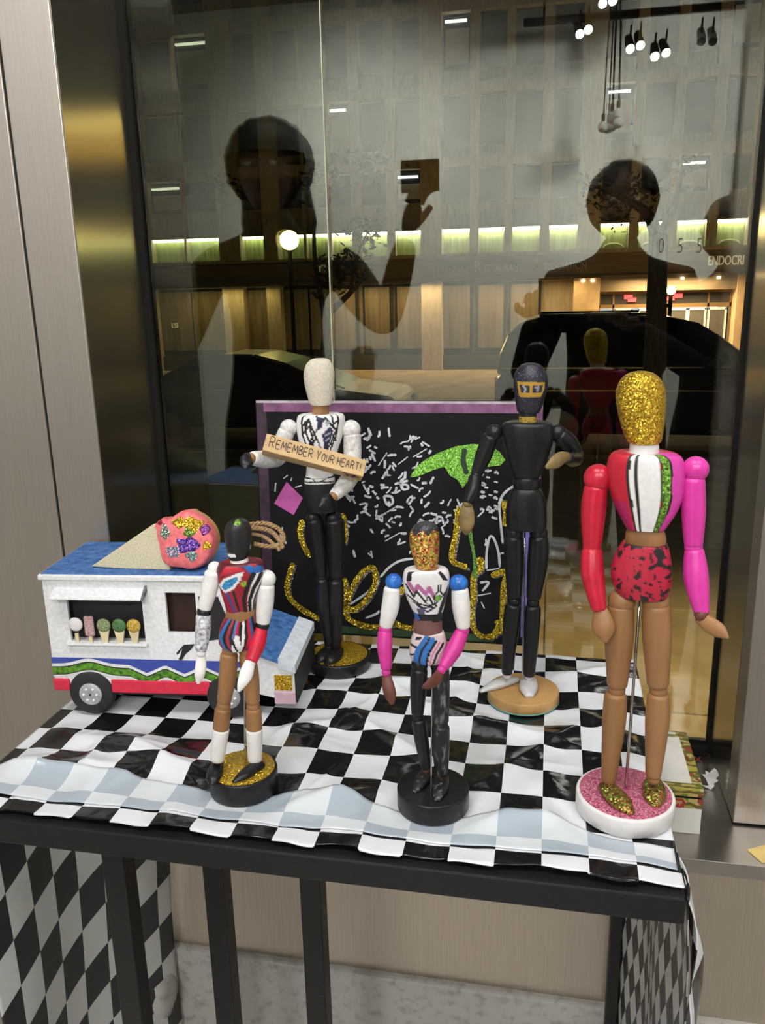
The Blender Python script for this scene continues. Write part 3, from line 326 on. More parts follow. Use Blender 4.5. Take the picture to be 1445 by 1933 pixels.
CANVAS_PAINT = {'green_leaf': [[(0.2144, 0.2277), (0.2232, 0.2425), (0.2363, 0.2529), (0.2536, 0.2618), (0.2765, 0.2708), (0.2992, 0.274), (0.3189, 0.272), (0.333, 0.2645), (0.3411, 0.2533), (0.3348, 0.2467), (0.3194, 0.2444), (0.3052, 0.2441), (0.2983, 0.2339), (0.2856, 0.2148), (0.2783, 0.2262), (0.2682, 0.2318), (0.2609, 0.2432), (0.2451, 0.238), (0.2276, 0.2301)]], 'pink_diamond': [[(0.0417, 0.2179), (0.0644, 0.1957), (0.0505, 0.1715), (0.0227, 0.1869)]], 'gold': [[(0.0475, 0.1024), (0.0422, 0.0864), (0.0379, 0.0704), (0.0411, 0.0514), (0.0567, 0.0362), (0.0755, 0.026), (0.085, 0.0217)], [(0.0635, 0.1652), (0.0593, 0.1496), (0.0625, 0.1312), (0.07, 0.1175), (0.0746, 0.113)], [(0.1194, 0.1761), (0.1237, 0.158), (0.1217, 0.1334)], [(0.1224, 0.0839), (0.1235, 0.0557), (0.1263, 0.04), (0.1388, 0.0407), (0.1545, 0.0573), (0.1655, 0.0797), (0.1642, 0.0982), (0.155, 0.0993), (0.141, 0.0847), (0.1266, 0.0558), (0.1231, 0.0335), (0.1322, 0.0213), (0.1571, 0.0148), (0.1818, 0.0178), (0.1972, 0.0235)], [(0.1821, 0.0478), (0.1974, 0.0657), (0.2126, 0.0758)], [(0.1819, 0.0305), (0.2003, 0.0189), (0.2185, 0.0169), (0.2397, 0.0244)], [(0.2801, 0.1898), (0.2775, 0.1572), (0.272, 0.1181), (0.2838, 0.1096), (0.2926, 0.107)], [(0.3012, 0.1134), (0.3113, 0.1183), (0.3101, 0.1047), (0.3015, 0.0953), (0.3018, 0.0649), (0.2991, 0.0464), (0.3024, 0.0219), (0.3144, 0.0102), (0.329, 0.0126), (0.336, 0.027), (0.333, 0.0345)], [(0.3247, 0.0964), (0.3447, 0.1033), (0.3422, 0.0821), (0.3414, 0.0518), (0.3392, 0.0148)], [(0.3399, 0.2002), (0.3431, 0.1829), (0.342, 0.1654)]], 'green_stem': [[(0.2953, 0.1697), (0.2973, 0.1461), (0.3026, 0.1194), (0.303, 0.0923)]], 'white_line': [[(0.3187, 0.1051), (0.3184, 0.129), (0.3223, 0.15), (0.3281, 0.1472), (0.3341, 0.1297), (0.3365, 0.1089)], [(0.3188, 0.1036), (0.336, 0.1074)], [(0.3535, 0.2208), (0.3397, 0.2089), (0.3344, 0.1943), (0.3362, 0.171), (0.3396, 0.1417)], [(0.1732, 0.0878), (0.1855, 0.1022), (0.2007, 0.1121), (0.2187, 0.1159)], [(0.1295, 0.0465), (0.1484, 0.0601), (0.1639, 0.0734), (0.1701, 0.0799)], [(0.0333, 0.1534), (0.0312, 0.1393), (0.0388, 0.1302)], [(0.1975, 0.0781), (0.2126, 0.085), (0.2246, 0.0887)], [(0.151, 0.0271), (0.1666, 0.0343), (0.1713, 0.0393)], [(0.3103, 0.0866), (0.3219, 0.0872), (0.3134, 0.0746)], [(0.3077, 0.0683), (0.3251, 0.0722)], [(0.3122, 0.0593), (0.3167, 0.0504)], [(0.026, 0.216), (0.0246, 0.2038)], [(0.0371, 0.2223), (0.0435, 0.227)], [(0.048, 0.2196), (0.0497, 0.2241)], [(0.0539, 0.2106), (0.0633, 0.2133)], [(0.1797, 0.1387), (0.2008, 0.1516)], [(0.1831, 0.1795), (0.198, 0.1889)], [(0.1983, 0.245), (0.2116, 0.2554)], [(0.1717, 0.243), (0.1837, 0.2607)], [(0.2189, 0.2555), (0.2377, 0.2668)], [(0.1788, 0.2018), (0.1892, 0.2006), (0.1906, 0.1917), (0.1831, 0.19), (0.1788, 0.2018)], [(0.2026, 0.2172), (0.21, 0.2179), (0.2123, 0.213), (0.2055, 0.2114), (0.2026, 0.2172)]], 'white_dash': [[(0.2586, 0.1618), (0.2623, 0.1646), (0.264, 0.1693)], [(0.1459, 0.2418), (0.15, 0.2463), (0.1525, 0.2524)], [(0.1595, 0.1551), (0.1621, 0.1511), (0.1619, 0.1498)], [(0.1587, 0.2637), (0.1624, 0.2623), (0.1679, 0.2592)], [(0.3243, 0.1775), (0.3294, 0.1752), (0.3319, 0.1754)], [(0.1839, 0.2388), (0.1838, 0.2342), (0.1846, 0.2286)], [(0.1893, 0.2064), (0.1967, 0.2071), (0.2013, 0.2104)], [(0.2022, 0.2175), (0.203, 0.2232), (0.2066, 0.226)], [(0.1981, 0.2259), (0.2025, 0.2293), (0.2051, 0.2344)], [(0.1953, 0.1865), (0.1994, 0.1874), (0.2059, 0.186)], [(0.2296, 0.1718), (0.2307, 0.169), (0.2334, 0.1648)], [(0.2156, 0.2783), (0.2174, 0.2816), (0.221, 0.2833)], [(0.3336, 0.1948), (0.3351, 0.1991), (0.3385, 0.2013)], [(0.2264, 0.166), (0.2313, 0.1678), (0.2385, 0.1674)], [(0.1631, 0.2086), (0.1666, 0.205), (0.1685, 0.2031)], [(0.2885, 0.1738), (0.2944, 0.1737), (0.2984, 0.1756)], [(0.1845, 0.2378), (0.1869, 0.2406), (0.1884, 0.2443)], [(0.2397, 0.2604), (0.2416, 0.2622), (0.2424, 0.265)], [(0.2147, 0.189), (0.2174, 0.1853), (0.2194, 0.1824)], [(0.1585, 0.2153), (0.1621, 0.2138), (0.1645, 0.2136)], [(0.3357, 0.1262), (0.3376, 0.1283), (0.3413, 0.1286)], [(0.1337, 0.2128), (0.1347, 0.209), (0.1344, 0.2064)], [(0.2076, 0.2259), (0.2081, 0.2309), (0.2084, 0.2362)], [(0.1913, 0.2437), (0.1913, 0.2411), (0.1935, 0.2365)], [(0.2125, 0.1908), (0.2157, 0.1946), (0.2184, 0.1986)], [(0.1968, 0.1346), (0.2028, 0.1369), (0.2085, 0.1395)], [(0.2275, 0.1716), (0.232, 0.1689), (0.2337, 0.169)], [(0.2306, 0.2202), (0.2341, 0.2206), (0.2376, 0.221)], [(0.1498, 0.1836), (0.1524, 0.1832), (0.1556, 0.1822)], [(0.2303, 0.1924), (0.2301, 0.1964), (0.2312, 0.1991)], [(0.1557, 0.1214), (0.1603, 0.1174), (0.1627, 0.1156)], [(0.1848, 0.1657), (0.1874, 0.1694), (0.1908, 0.1723)], [(0.2507, 0.1651), (0.2511, 0.1711), (0.2517, 0.1769)], [(0.2737, 0.1671), (0.2749, 0.1688), (0.2742, 0.1724)], [(0.1576, 0.2033), (0.1574, 0.2082), (0.1576, 0.2126)], [(0.216, 0.2744), (0.2191, 0.2795), (0.2237, 0.2829)], [(0.1539, 0.2419), (0.1571, 0.239), (0.1585, 0.2378)], [(0.2423, 0.1802), (0.2476, 0.1784), (0.2514, 0.1781)], [(0.218, 0.2329), (0.2216, 0.2362), (0.2227, 0.2418)], [(0.1526, 0.235), (0.1572, 0.2393), (0.1614, 0.244)], [(0.2572, 0.2455), (0.2618, 0.2454), (0.2636, 0.2481)], [(0.2063, 0.2692), (0.2101, 0.2693), (0.2162, 0.267)], [(0.1519, 0.1843), (0.1543, 0.1869), (0.1549, 0.1913)], [(0.1277, 0.1646), (0.1328, 0.1633), (0.1362, 0.1637)], [(0.1674, 0.1734), (0.1729, 0.169), (0.1772, 0.1658)], [(0.186, 0.1817), (0.1911, 0.1822), (0.1957, 0.1831)], [(0.143, 0.2808), (0.1491, 0.2833), (0.1542, 0.2867)], [(0.1998, 0.2204), (0.2023, 0.218), (0.2051, 0.2154)], [(0.1676, 0.1735), (0.1682, 0.1777), (0.1684, 0.1822)], [(0.2223, 0.143), (0.2249, 0.1465), (0.229, 0.1485)], [(0.2781, 0.2005), (0.2802, 0.1951), (0.283, 0.1889)], [(0.1929, 0.2066), (0.1953, 0.2098), (0.1961, 0.2147)], [(0.1628, 0.26), (0.1639, 0.2557), (0.1679, 0.2485)], [(0.1328, 0.2006), (0.1365, 0.1946), (0.139, 0.1898)], [(0.1754, 0.1493), (0.1764, 0.1533), (0.1801, 0.1546)], [(0.2111, 0.2755), (0.2142, 0.2789), (0.2151, 0.2845)], [(0.2742, 0.186), (0.2755, 0.1845), (0.2791, 0.1808)], [(0.1269, 0.2001), (0.1287, 0.1977), (0.1327, 0.1931)], [(0.1253, 0.1598), (0.128, 0.1586), (0.1307, 0.1573)], [(0.2127, 0.2656), (0.214, 0.2681), (0.2157, 0.2701)], [(0.2469, 0.2466), (0.252, 0.2488), (0.2554, 0.2526)], [(0.3158, 0.1381), (0.3177, 0.1416), (0.3172, 0.1474)], [(0.152, 0.2779), (0.1544, 0.2796), (0.1595, 0.2787)], [(0.2413, 0.1649), (0.2437, 0.1659), (0.247, 0.166)], [(0.1739, 0.2169), (0.1774, 0.2166), (0.1801, 0.217)], [(0.16, 0.1249), (0.1609, 0.1197), (0.1622, 0.1142)], [(0.2152, 0.2186), (0.2211, 0.2156), (0.2265, 0.2131)], [(0.135, 0.1247), (0.1359, 0.1199), (0.1377, 0.1142)], [(0.2235, 0.256), (0.228, 0.2559), (0.231, 0.2572)], [(0.1765, 0.225), (0.1797, 0.2299), (0.1823, 0.2354)], [(0.2126, 0.2637), (0.2135, 0.2664), (0.215, 0.2686)], [(0.2272, 0.2085), (0.2286, 0.2126), (0.2329, 0.2139)], [(0.234, 0.1876), (0.2378, 0.1911), (0.241, 0.1953)], [(0.2331, 0.2017), (0.2388, 0.2052), (0.2426, 0.2104)], [(0.2526, 0.1762), (0.2558, 0.1753), (0.2575, 0.176)], [(0.214, 0.1228), (0.2149, 0.1256), (0.2183, 0.1259)], [(0.2552, 0.1937), (0.2589, 0.1949), (0.2597, 0.1987)], [(0.2418, 0.2197), (0.2443, 0.2245), (0.2467, 0.2294)], [(0.1662, 0.1747), (0.1715, 0.1736), (0.1766, 0.1728)], [(0.1906, 0.2477), (0.1924, 0.2457), (0.196, 0.2418)], [(0.2658, 0.1903), (0.2679, 0.1954), (0.2705, 0.2)], [(0.2162, 0.2007), (0.2201, 0.1997), (0.2217, 0.201)], [(0.1938, 0.2178), (0.1977, 0.2196), (0.2034, 0.2195)], [(0.1657, 0.1864), (0.1692, 0.1868), (0.17, 0.1898)], [(0.1514, 0.2018), (0.1577, 0.1996), (0.1614, 0.1998)], [(0.1759, 0.1681), (0.1767, 0.1701), (0.1764, 0.173)], [(0.1475, 0.23), (0.1506, 0.2329), (0.1547, 0.2346)], [(0.2015, 0.1509), (0.2064, 0.1505), (0.2101, 0.1512)], [(0.2101, 0.1932), (0.2131, 0.1993), (0.2182, 0.2032)], [(0.1995, 0.1613), (0.2018, 0.1625), (0.2023, 0.1655)], [(0.1483, 0.2186), (0.1503, 0.2201), (0.1528, 0.2212)], [(0.1739, 0.1737), (0.1779, 0.1761), (0.1823, 0.1782)], [(0.1744, 0.2122), (0.1796, 0.2134), (0.1856, 0.2137)], [(0.224, 0.2235), (0.2269, 0.2251), (0.228, 0.2284)], [(0.1248, 0.2036), (0.1287, 0.2001), (0.1326, 0.1967)], [(0.1821, 0.2056), (0.1864, 0.2094), (0.1891, 0.2146)], [(0.1423, 0.1679), (0.1412, 0.1725), (0.1428, 0.1744)], [(0.1564, 0.2525), (0.1565, 0.2496), (0.157, 0.2463)], [(0.1811, 0.164), (0.1858, 0.1595), (0.1876, 0.1577)], [(0.1459, 0.177), (0.1501, 0.1792), (0.1546, 0.1811)], [(0.1749, 0.1733), (0.1781, 0.1761), (0.1812, 0.179)], [(0.2574, 0.1617), (0.2599, 0.1555), (0.2601, 0.1516)], [(0.1866, 0.187), (0.1855, 0.1916), (0.1865, 0.1943)], [(0.2211, 0.1617), (0.2249, 0.1643), (0.2268, 0.1688)], [(0.2036, 0.2188), (0.2069, 0.2219), (0.2119, 0.2234)], [(0.2216, 0.2787), (0.2246, 0.2807), (0.2286, 0.2818)], [(0.1553, 0.2662), (0.159, 0.2681), (0.1619, 0.2707)], [(0.1801, 0.2395), (0.1807, 0.245), (0.1807, 0.251)], [(0.1508, 0.217), (0.1521, 0.2131), (0.1561, 0.2064)], [(0.2774, 0.1908), (0.2826, 0.1879), (0.2865, 0.1863)], [(0.278, 0.1883), (0.2827, 0.1907), (0.285, 0.1954)], [(0.2622, 0.1483), (0.2643, 0.1495), (0.2693, 0.1479)], [(0.1603, 0.2555), (0.1605, 0.2533), (0.1615, 0.2503)], [(0.258, 0.1816), (0.261, 0.1812), (0.2639, 0.1808)], [(0.1271, 0.2203), (0.1302, 0.2148), (0.1329, 0.2096)], [(0.1779, 0.2287), (0.182, 0.2305), (0.1885, 0.2299)], [(0.1609, 0.2312), (0.1631, 0.234), (0.1678, 0.2344)], [(0.1372, 0.163), (0.1388, 0.1668), (0.1422, 0.1687)], [(0.231, 0.2761), (0.2363, 0.2728), (0.2414, 0.2698)], [(0.2636, 0.1741), (0.2662, 0.1772), (0.2711, 0.1781)], [(0.2176, 0.2401), (0.223, 0.2432), (0.2256, 0.249)], [(0.1506, 0.1803), (0.1553, 0.1769), (0.1599, 0.1736)], [(0.1554, 0.2764), (0.1586, 0.2796), (0.1602, 0.2844)], [(0.26, 0.2456), (0.2642, 0.2474), (0.2669, 0.2505)], [(0.1673, 0.1691), (0.1696, 0.1714), (0.1734, 0.1723)], [(0.2653, 0.1665), (0.2661, 0.169), (0.2657, 0.1726)], [(0.1445, 0.1887), (0.1493, 0.1899), (0.1537, 0.1913)], [(0.1712, 0.2814), (0.1734, 0.2845), (0.1735, 0.2898)], [(0.1969, 0.1363), (0.1997, 0.139), (0.2009, 0.1433)], [(0.1838, 0.2564), (0.1895, 0.2576), (0.1962, 0.2578)], [(0.3055, 0.1765), (0.3098, 0.1808), (0.314, 0.1852)], [(0.1934, 0.1714), (0.1963, 0.174), (0.2021, 0.1737)], [(0.1331, 0.1955), (0.1345, 0.1985), (0.138, 0.1995)], [(0.232, 0.1757), (0.2358, 0.1786), (0.2411, 0.18)], [(0.1861, 0.2941), (0.1864, 0.2884), (0.1875, 0.282)], [(0.2494, 0.2579), (0.2521, 0.2535), (0.2551, 0.2488)], [(0.18, 0.144), (0.1819, 0.1465), (0.1857, 0.1472)], [(0.2258, 0.2376), (0.2294, 0.2409), (0.231, 0.246)], [(0.2582, 0.1748), (0.2592, 0.1701), (0.2606, 0.165)], [(0.1685, 0.2002), (0.1701, 0.1988), (0.1721, 0.1971)], [(0.1889, 0.1662), (0.1913, 0.1658), (0.1944, 0.1648)], [(0.166, 0.2686), (0.168, 0.2675), (0.1702, 0.266)], [(0.2878, 0.1703), (0.2928, 0.174), (0.2961, 0.1793)], [(0.2139, 0.1736), (0.216, 0.1791), (0.2199, 0.1829)], [(0.2482, 0.1684), (0.2536, 0.1687), (0.257, 0.171)], [(0.2017, 0.2724), (0.2054, 0.275), (0.2109, 0.2759)], [(0.2402, 0.1693), (0.2458, 0.1699), (0.2487, 0.1732)], [(0.1581, 0.2938), (0.1595, 0.289), (0.1623, 0.2828)], [(0.2489, 0.1438), (0.2506, 0.14), (0.252, 0.1365)], [(0.2295, 0.2744), (0.2311, 0.2716), (0.2319, 0.2697)], [(0.314, 0.238), (0.3162, 0.2388), (0.3191, 0.2369)], [(0.3112, 0.2216), (0.3135, 0.2204), (0.3164, 0.2206)], [(0.3087, 0.2046), (0.311, 0.2033), (0.3138, 0.2035)], [(0.3278, 0.1892), (0.3301, 0.188), (0.3329, 0.1882)], [(0.3264, 0.2019), (0.3286, 0.2039), (0.3315, 0.2009)], [(0.3184, 0.1896), (0.3207, 0.1909), (0.3236, 0.1885)], [(0.3141, 0.2172), (0.3163, 0.2167), (0.3192, 0.2162)], [(0.3203, 0.1841), (0.3226, 0.1841), (0.3255, 0.1831)], [(0.3268, 0.1927), (0.329, 0.1924), (0.3319, 0.1917)], [(0.3091, 0.22), (0.3114, 0.2204), (0.3142, 0.2189)], [(0.3112, 0.2049), (0.3135, 0.2053), (0.3163, 0.2038)], [(0.3291, 0.1904), (0.3313, 0.1911), (0.3342, 0.1894)], [(0.3097, 0.2231), (0.312, 0.2216), (0.3148, 0.2221)], [(0.3178, 0.2408), (0.3201, 0.2387), (0.3229, 0.2397)], [(0.323, 0.1866), (0.3253, 0.1862), (0.3282, 0.1855)], [(0.3264, 0.2244), (0.3286, 0.2247), (0.3315, 0.2234)], [(0.3266, 0.2113), (0.3289, 0.2113), (0.3317, 0.2103)], [(0.3097, 0.2119), (0.312, 0.2101), (0.3148, 0.2108)], [(0.3162, 0.231), (0.3185, 0.23), (0.3213, 0.23)], [(0.3271, 0.2356), (0.3294, 0.2377), (0.3322, 0.2346)], [(0.3141, 0.2406), (0.3164, 0.2393), (0.3192, 0.2395)], [(0.3171, 0.1858), (0.3193, 0.1877), (0.3222, 0.1848)], [(0.3075, 0.2341), (0.3098, 0.235), (0.3127, 0.233)], [(0.3198, 0.2073), (0.3221, 0.2064), (0.325, 0.2063)], [(0.309, 0.1867), (0.3113, 0.1877), (0.3142, 0.1856)]]}

# ================================================================== the setting (steel clad window bay)
# left: two front panels with a seam, then the brushed reveal running back to the glass
wl = struct(MB().box(-3.0, -2.99, -4.2, .93, 0, 3.3).build('wall_left', M_wallpaint))
wfl = struct(MB().box(-3.0, -.553, .955, 1.06, STREET, 3.3).build('wall_front_left', M_conc))
MB().box(-1.35, -.6115, .916, .955, .0, 3.3).build('panel', M_steel, wfl, bevel=.0015)
MB().box(-.6085, -.5435, .916, .955, .0, 3.3).build('panel', M_steel, wfl, bevel=.0015)
MB().box(-3.0, -1.353, .916, .955, .0, 3.3).build('panel', M_steel, wfl, bevel=.0015)
struct(MB().box(-.553, -.543, .918, 1.072, .75, 3.3).build('trim_1', M_brush))
wfr = struct(MB().box(.238, 3.0, .955, 1.06, .75, 3.3).build('wall_front_right', M_conc))
MB().box(.2285, .62, .916, .955, .752, 3.3).build('panel', M_steel, wfr, bevel=.0015)
MB().box(.623, 3.0, .916, .955, .752, 3.3).build('panel', M_steel, wfr, bevel=.0015)
struct(MB().box(.2285, .238, .9555, 1.072, .752, 3.3).build('trim_2', M_brush))
struct(MB().box(-.553, 3.0, .842, 1.115, .732, .75).build('trim_3', M_sill, bevel=.0012))
wb = struct(MB().box(-.553, 3.0, .856, 1.1, .533, .732).build('wall_front', M_conc))
for x0, x1 in ((-.552, .62), (.623, 1.8), (1.803, 3.0)):
    MB().box(x0, x1, .848, .856, .533, .7315).build('panel', M_steel_lit, wb, bevel=.001)
bb = struct(MB().box(-.553, 3.0, .838, 1.1, 0, .533).build('baseboard_front', M_conc, bevel=.004))
# rough lump of mortar left on the plinth
lv = MB(); lv.ball((0, 0, 0), .03, 16, 10, (1, .8, 1.25))
lump = lv.build('mortar_lump', M_conc, bb, True)
for v in lump.data.vertices: v.co += v.co.normalized() * .009 * noise.noise(v.co * 60)
lump.location = (-.49, .822, .475)
struct(MB().box(-.60, .24, 1.06, 1.1, 2.75, 3.3).build('wall_above', M_conc))
struct(MB().box(3.0, 3.01, -4.2, .93, 0, 3.3).build('wall_right', M_wallpaint))
struct(MB().box(-3.0, 1.24, -4.1, -4.0, 0, 3.3).build('wall_back', M_wallpaint))
struct(MB().box(1.24, 3.0, -6.1, -6.0, 0, 3.3).build('wall_recess', mat('recess_paint', (.10, .09, .08), .8)))
struct(MB().box(-3.0, 3.0, -6.1, .916, -.1, 0).build('floor', M_floor))
struct(MB().box(-3.0, 3.0, -6.1, .916, 3.3, 3.4).build('ceiling', M_ceil))
# glazing
g1 = struct(MB().box(-.535, -.2845, 1.076, 1.084, .752, 2.75).build('window_1', window_glass('tinted_glass', (.64, .68, .54), .08)))
g2 = struct(MB().box(-.2825, .2285, 1.076, 1.084, .752, 2.75).build('window_2', window_glass('clear_glass', (.93, .95, .89), .032)))
M_edge = mat('glass_edge', (.42, .44, .32), .2, 0, .1, emit=None)
MB().box(-.2841, -.2829, 1.074, 1.086, .752, 2.75).build('glass_edge', M_edge, g2)
struct(MB().box(-.543, -.535, 1.070, 1.090, .75, 2.75).build('trim_4', M_gasket))
struct(MB().box(.2255, .2285, 1.070, 1.09, .752, 2.75).build('trim_5', M_gasket))
struct(MB().box(-.535, .2255, 1.066, 1.094, .7505, .762).build('trim_6', M_gasket))
# numerals stuck on the glass
for i, ch in enumerate('055'):
    t = text_mesh('numeral', ch, .0255, mat('vinyl_grey', (.02, .02, .022), .5), g2, (.121 + i * .0215, 1.0755, 1.4075 - .0006 * i), (PI / 2, 0, 0), .0002, .60, extra=-.0004)

# ================================================================== table
tb = empty('display_table', (-.2, .8, 0), 0, 'black metal table with slim square legs under the checkered cloth', 'table')
def T(mb, name, m, bevel=.0015): 
    o = mb.build(name, m, tb, bevel=bevel); o.data.transform(Matrix.Translation((.2, -.8, 0))); return o
T(MB().box(-.538, .116, .612, 1.028, .876, .895), 'table_top', M_tableblack)
T(MB().box(-.538, .119, .592, .612, .872, .8965), 'front_rail', M_tableblack)
T(MB().box(.099, .116, .612, 1.02, .862, .876), 'side_rail', M_tableblack)
T(MB().box(-.538, -.52, .612, 1.02, .862, .876), 'side_rail', M_tableblack)
for (x, y, w) in ((-.398, .624, .0225), (-.335, .705, .0225), (-.228, .705, .0225), (.093, .829, .014)):
    T(MB().box(x - w / 2, x + w / 2, y - w / 2, y + w / 2, 0, .876), 'leg', M_tableblack)

# ================================================================== checkered plastic cloth
SQX, SQY, GX, GY = .0392, .0445, .0048, .708
BASES = [(MANN[k]['loc'][0], MANN[k]['loc'][1], MANN[k]['base_r']) for k in MANN]
def flat_mask(x, y):
    f = 1.0
    for bx, by, br in BASES:
        d = math.hypot(x - bx, y - by) - br
        f = min(f, max(0., min(1., (d - .002) / .035)))
    dx = max(-.55 - x, x + .30, 0); dy = max(.775 - y, y - .93, 0)
    f = min(f, max(0., min(1., (math.hypot(dx, dy)) / .03)))
    if y > 1.03: f = 0
    dxe = min(x + .555, .119 - x); f *= max(0., min(1., dxe / .03)) if y < .9 else 1
    return f * f * (3 - 2 * f)
random.seed(21)
CREASES = [(random.uniform(-.52, .10), random.uniform(.66, 1.0), random.uniform(-1.4, 1.4), random.uniform(.004, .008), random.uniform(.025, .06), random.uniform(.0015, .0038)) for _ in range(34)]
def wrinkle(x, y):
    n = 0
    for (ax, ay, ang, w, L, h) in ((-.50, .675, .15, .016, .09, .012), (-.37, .70, -.25, .014, .10, .009), (-.19, .668, .5, .014, .06, .010), (-.15, .78, -.7, .012, .09, .008),
                                   (-.03, .66, .35, .014, .06, .010), (.005, .80, .9, .012, .10, .006), (-.06, .84, -.35, .012, .12, .007), (-.25, .80, .5, .015, .07, .007),
                                   (-.43, .73, -.1, .015, .08, .007), (.06, .86, -.8, .012, .09, .006), (.05, .98, .5, .012, .08, .006), (-.14, .93, .2, .013, .09, .006)):
        c, s = math.cos(ang), math.sin(ang); u = (x - ax) * c + (y - ay) * s; v = -(x - ax) * s + (y - ay) * c
        n += h * .9 * math.exp(-(abs(v) / w) ** 1.35 - (u / L) ** 2)
    for (ax, ay, ang, w, L, h) in CREASES:
        c, s = math.cos(ang), math.sin(ang); u = (x - ax) * c + (y - ay) * s; v = -(x - ax) * s + (y - ay) * c
        if abs(v) < .03 and abs(u) < 2.2 * L: n += h * math.exp(-abs(v) / w - (u / L) ** 2)
    n += .004 * (noise.noise(Vector((x * 14, y * 17, 3.1))) + .5) + .0018 * (noise.noise(Vector((x * 40, y * 34, 9.1))) + .3)
    return max(0, n) * flat_mask(x, y)
M_check = checker('checkered_plastic', (.80, .82, .86), (.008, .008, .009), .16)
M_checkB = checker('checkered_plastic_reverse', (.72, .76, .80), (.43, .50, .575), .22)
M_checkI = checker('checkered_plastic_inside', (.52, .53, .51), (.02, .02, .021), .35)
cl = empty('tablecloth', (-.2, .8, .9), 0, 'black and white checkered plastic cloth spread over the table', 'tablecloth')
def grid(name, nu, nv, fn, uvfn, m, parent, thick=0.):
    vs = [fn(i / nu, j / nv) for j in range(nv + 1) for i in range(nu + 1)]
    fs = [(j * (nu + 1) + i, j * (nu + 1) + i + 1, (j + 1) * (nu + 1) + i + 1, (j + 1) * (nu + 1) + i) for j in range(nv) for i in range(nu)]
    o = mesh(name, vs, fs, m, parent, True)
    uv = o.data.uv_layers.new(name='uv')
    for l in o.data.loops:
        k = l.vertex_index; uv.data[l.index].uv = uvfn(vs[k], (k % (nu + 1)) / nu, (k // (nu + 1)) / nv)
    if thick:
        md = o.modifiers.new('thickness', 'SOLIDIFY'); md.thickness = thick; md.offset = -1
    return o
O = (-.2, .8, .9)
def sub(p): return (p[0] - O[0], p[1] - O[1], p[2] - O[2])
def uvg(p, *a): return ((p[0] + O[0] - GX) / SQX, (p[1] + O[1] - GY) / SQY)
def top_fn(a, b):
    y = .602 + (1.034 - .602) * b
    xl = -.56 if y < .9 else -.541
    if b == 0: y += .004 * noise.noise(Vector((a * 20, 0, 0))) - .003 * (int((-.56 + a * .68 - GX) / SQX) % 2)
    x = xl + (.119 - xl) * a
    edge = 0
    if y < .64 and -.5 < x: edge = .0015
    return sub((x, y, .8985 + wrinkle(x, y) + edge))
grid('cloth_top', 290, 190, top_fn, uvg, M_check, cl, .0008)
# front hem turned back over the top, pale reverse side showing
def hem_fn(a, b):
    x = -.556 + .672 * a
    y1 = .6655 + .006 * math.sin(x * 26 + 1) + .010 * noise.noise(Vector((x * 9, 2.2, 0))) - (.018 if x > .02 else 0) * min(1, (x - .02) / .03)
    y0 = .6215 + .003 * noise.noise(Vector((x * 20, 7, 0)))
    y = y0 + (y1 - y0) * b
    lift = .003 * b ** 3 * (1 + noise.noise(Vector((x * 30, 1, 5))))
    near = min(max(math.hypot(x - bx, y - by) - br, 0) / .012 for bx, by, br in BASES)
    lift *= min(1, near)
    return sub((x, y, .9005 + wrinkle(x, y) + lift + .0008))
def uvh(p, a, b): return ((p[0] + O[0] - GX) / SQX, 1.001 + .9 * b if b > .3 else .2)
hem = grid('folded_hem', 200, 14, hem_fn, uvh, M_checkB, cl, .0006)
tag(hem, 'pale blue reverse side of the cloth folded back along the front')
# left drop: hangs from the left edge, swings inwards at the back
def left_fn(a, b):
    t = a; y = .605 + .228 * t; x = -.552 + .097 * t ** 1.25 + .006 * math.sin(t * 7 + 1)
    z = .872 - .60 * b
    return sub((x + .010 * math.sin(b * 5 + t * 3) * b - .03 * max(0, b - .1) * t, y, z))
def uvl(p, a, b): return (6.1 + (b * .60 + .125 * a) / .058, a * 7.5 + .1)
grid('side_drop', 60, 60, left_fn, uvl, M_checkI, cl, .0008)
def right_fn(a, b):
    y = .60 + .235 * a; z = .897 - .62 * b
    x = .1215 - .022 * a ** 1.5 + .004 * min(1, b * 8) * (1 - a * .6) + .003 * math.sin(a * 10 + b * 4) * min(1, b * 5) 
    return sub((x, y, z))
def uvr(p, a, b): s_, z_ = a * .24, b * .62; return ((2.5 * s_ + z_) * .7071 / .036, (z_ - 2.5 * s_) * .7071 / .036 + .5)
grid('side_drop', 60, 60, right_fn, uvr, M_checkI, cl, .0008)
def tuck_fn(a, b):   # loose corner standing away from the table
    y = .592 + .05 * a + .012 * b; z = .899 - .30 * b
    x = .119 + .026 * math.sin(min(1, b * 2.4) * PI * .5) * (.55 + .45 * a) - .020 * max(0, b - .4) + .004 * math.sin(b * 14 + a * 3)
    return sub((x, y, z))
def uvt(p, a, b): return (2.9 + b * 6.5, a * 1.3 + .55 + b * .6)
tk = grid('loose_corner', 20, 50, tuck_fn, uvt, M_check, cl, .0008)

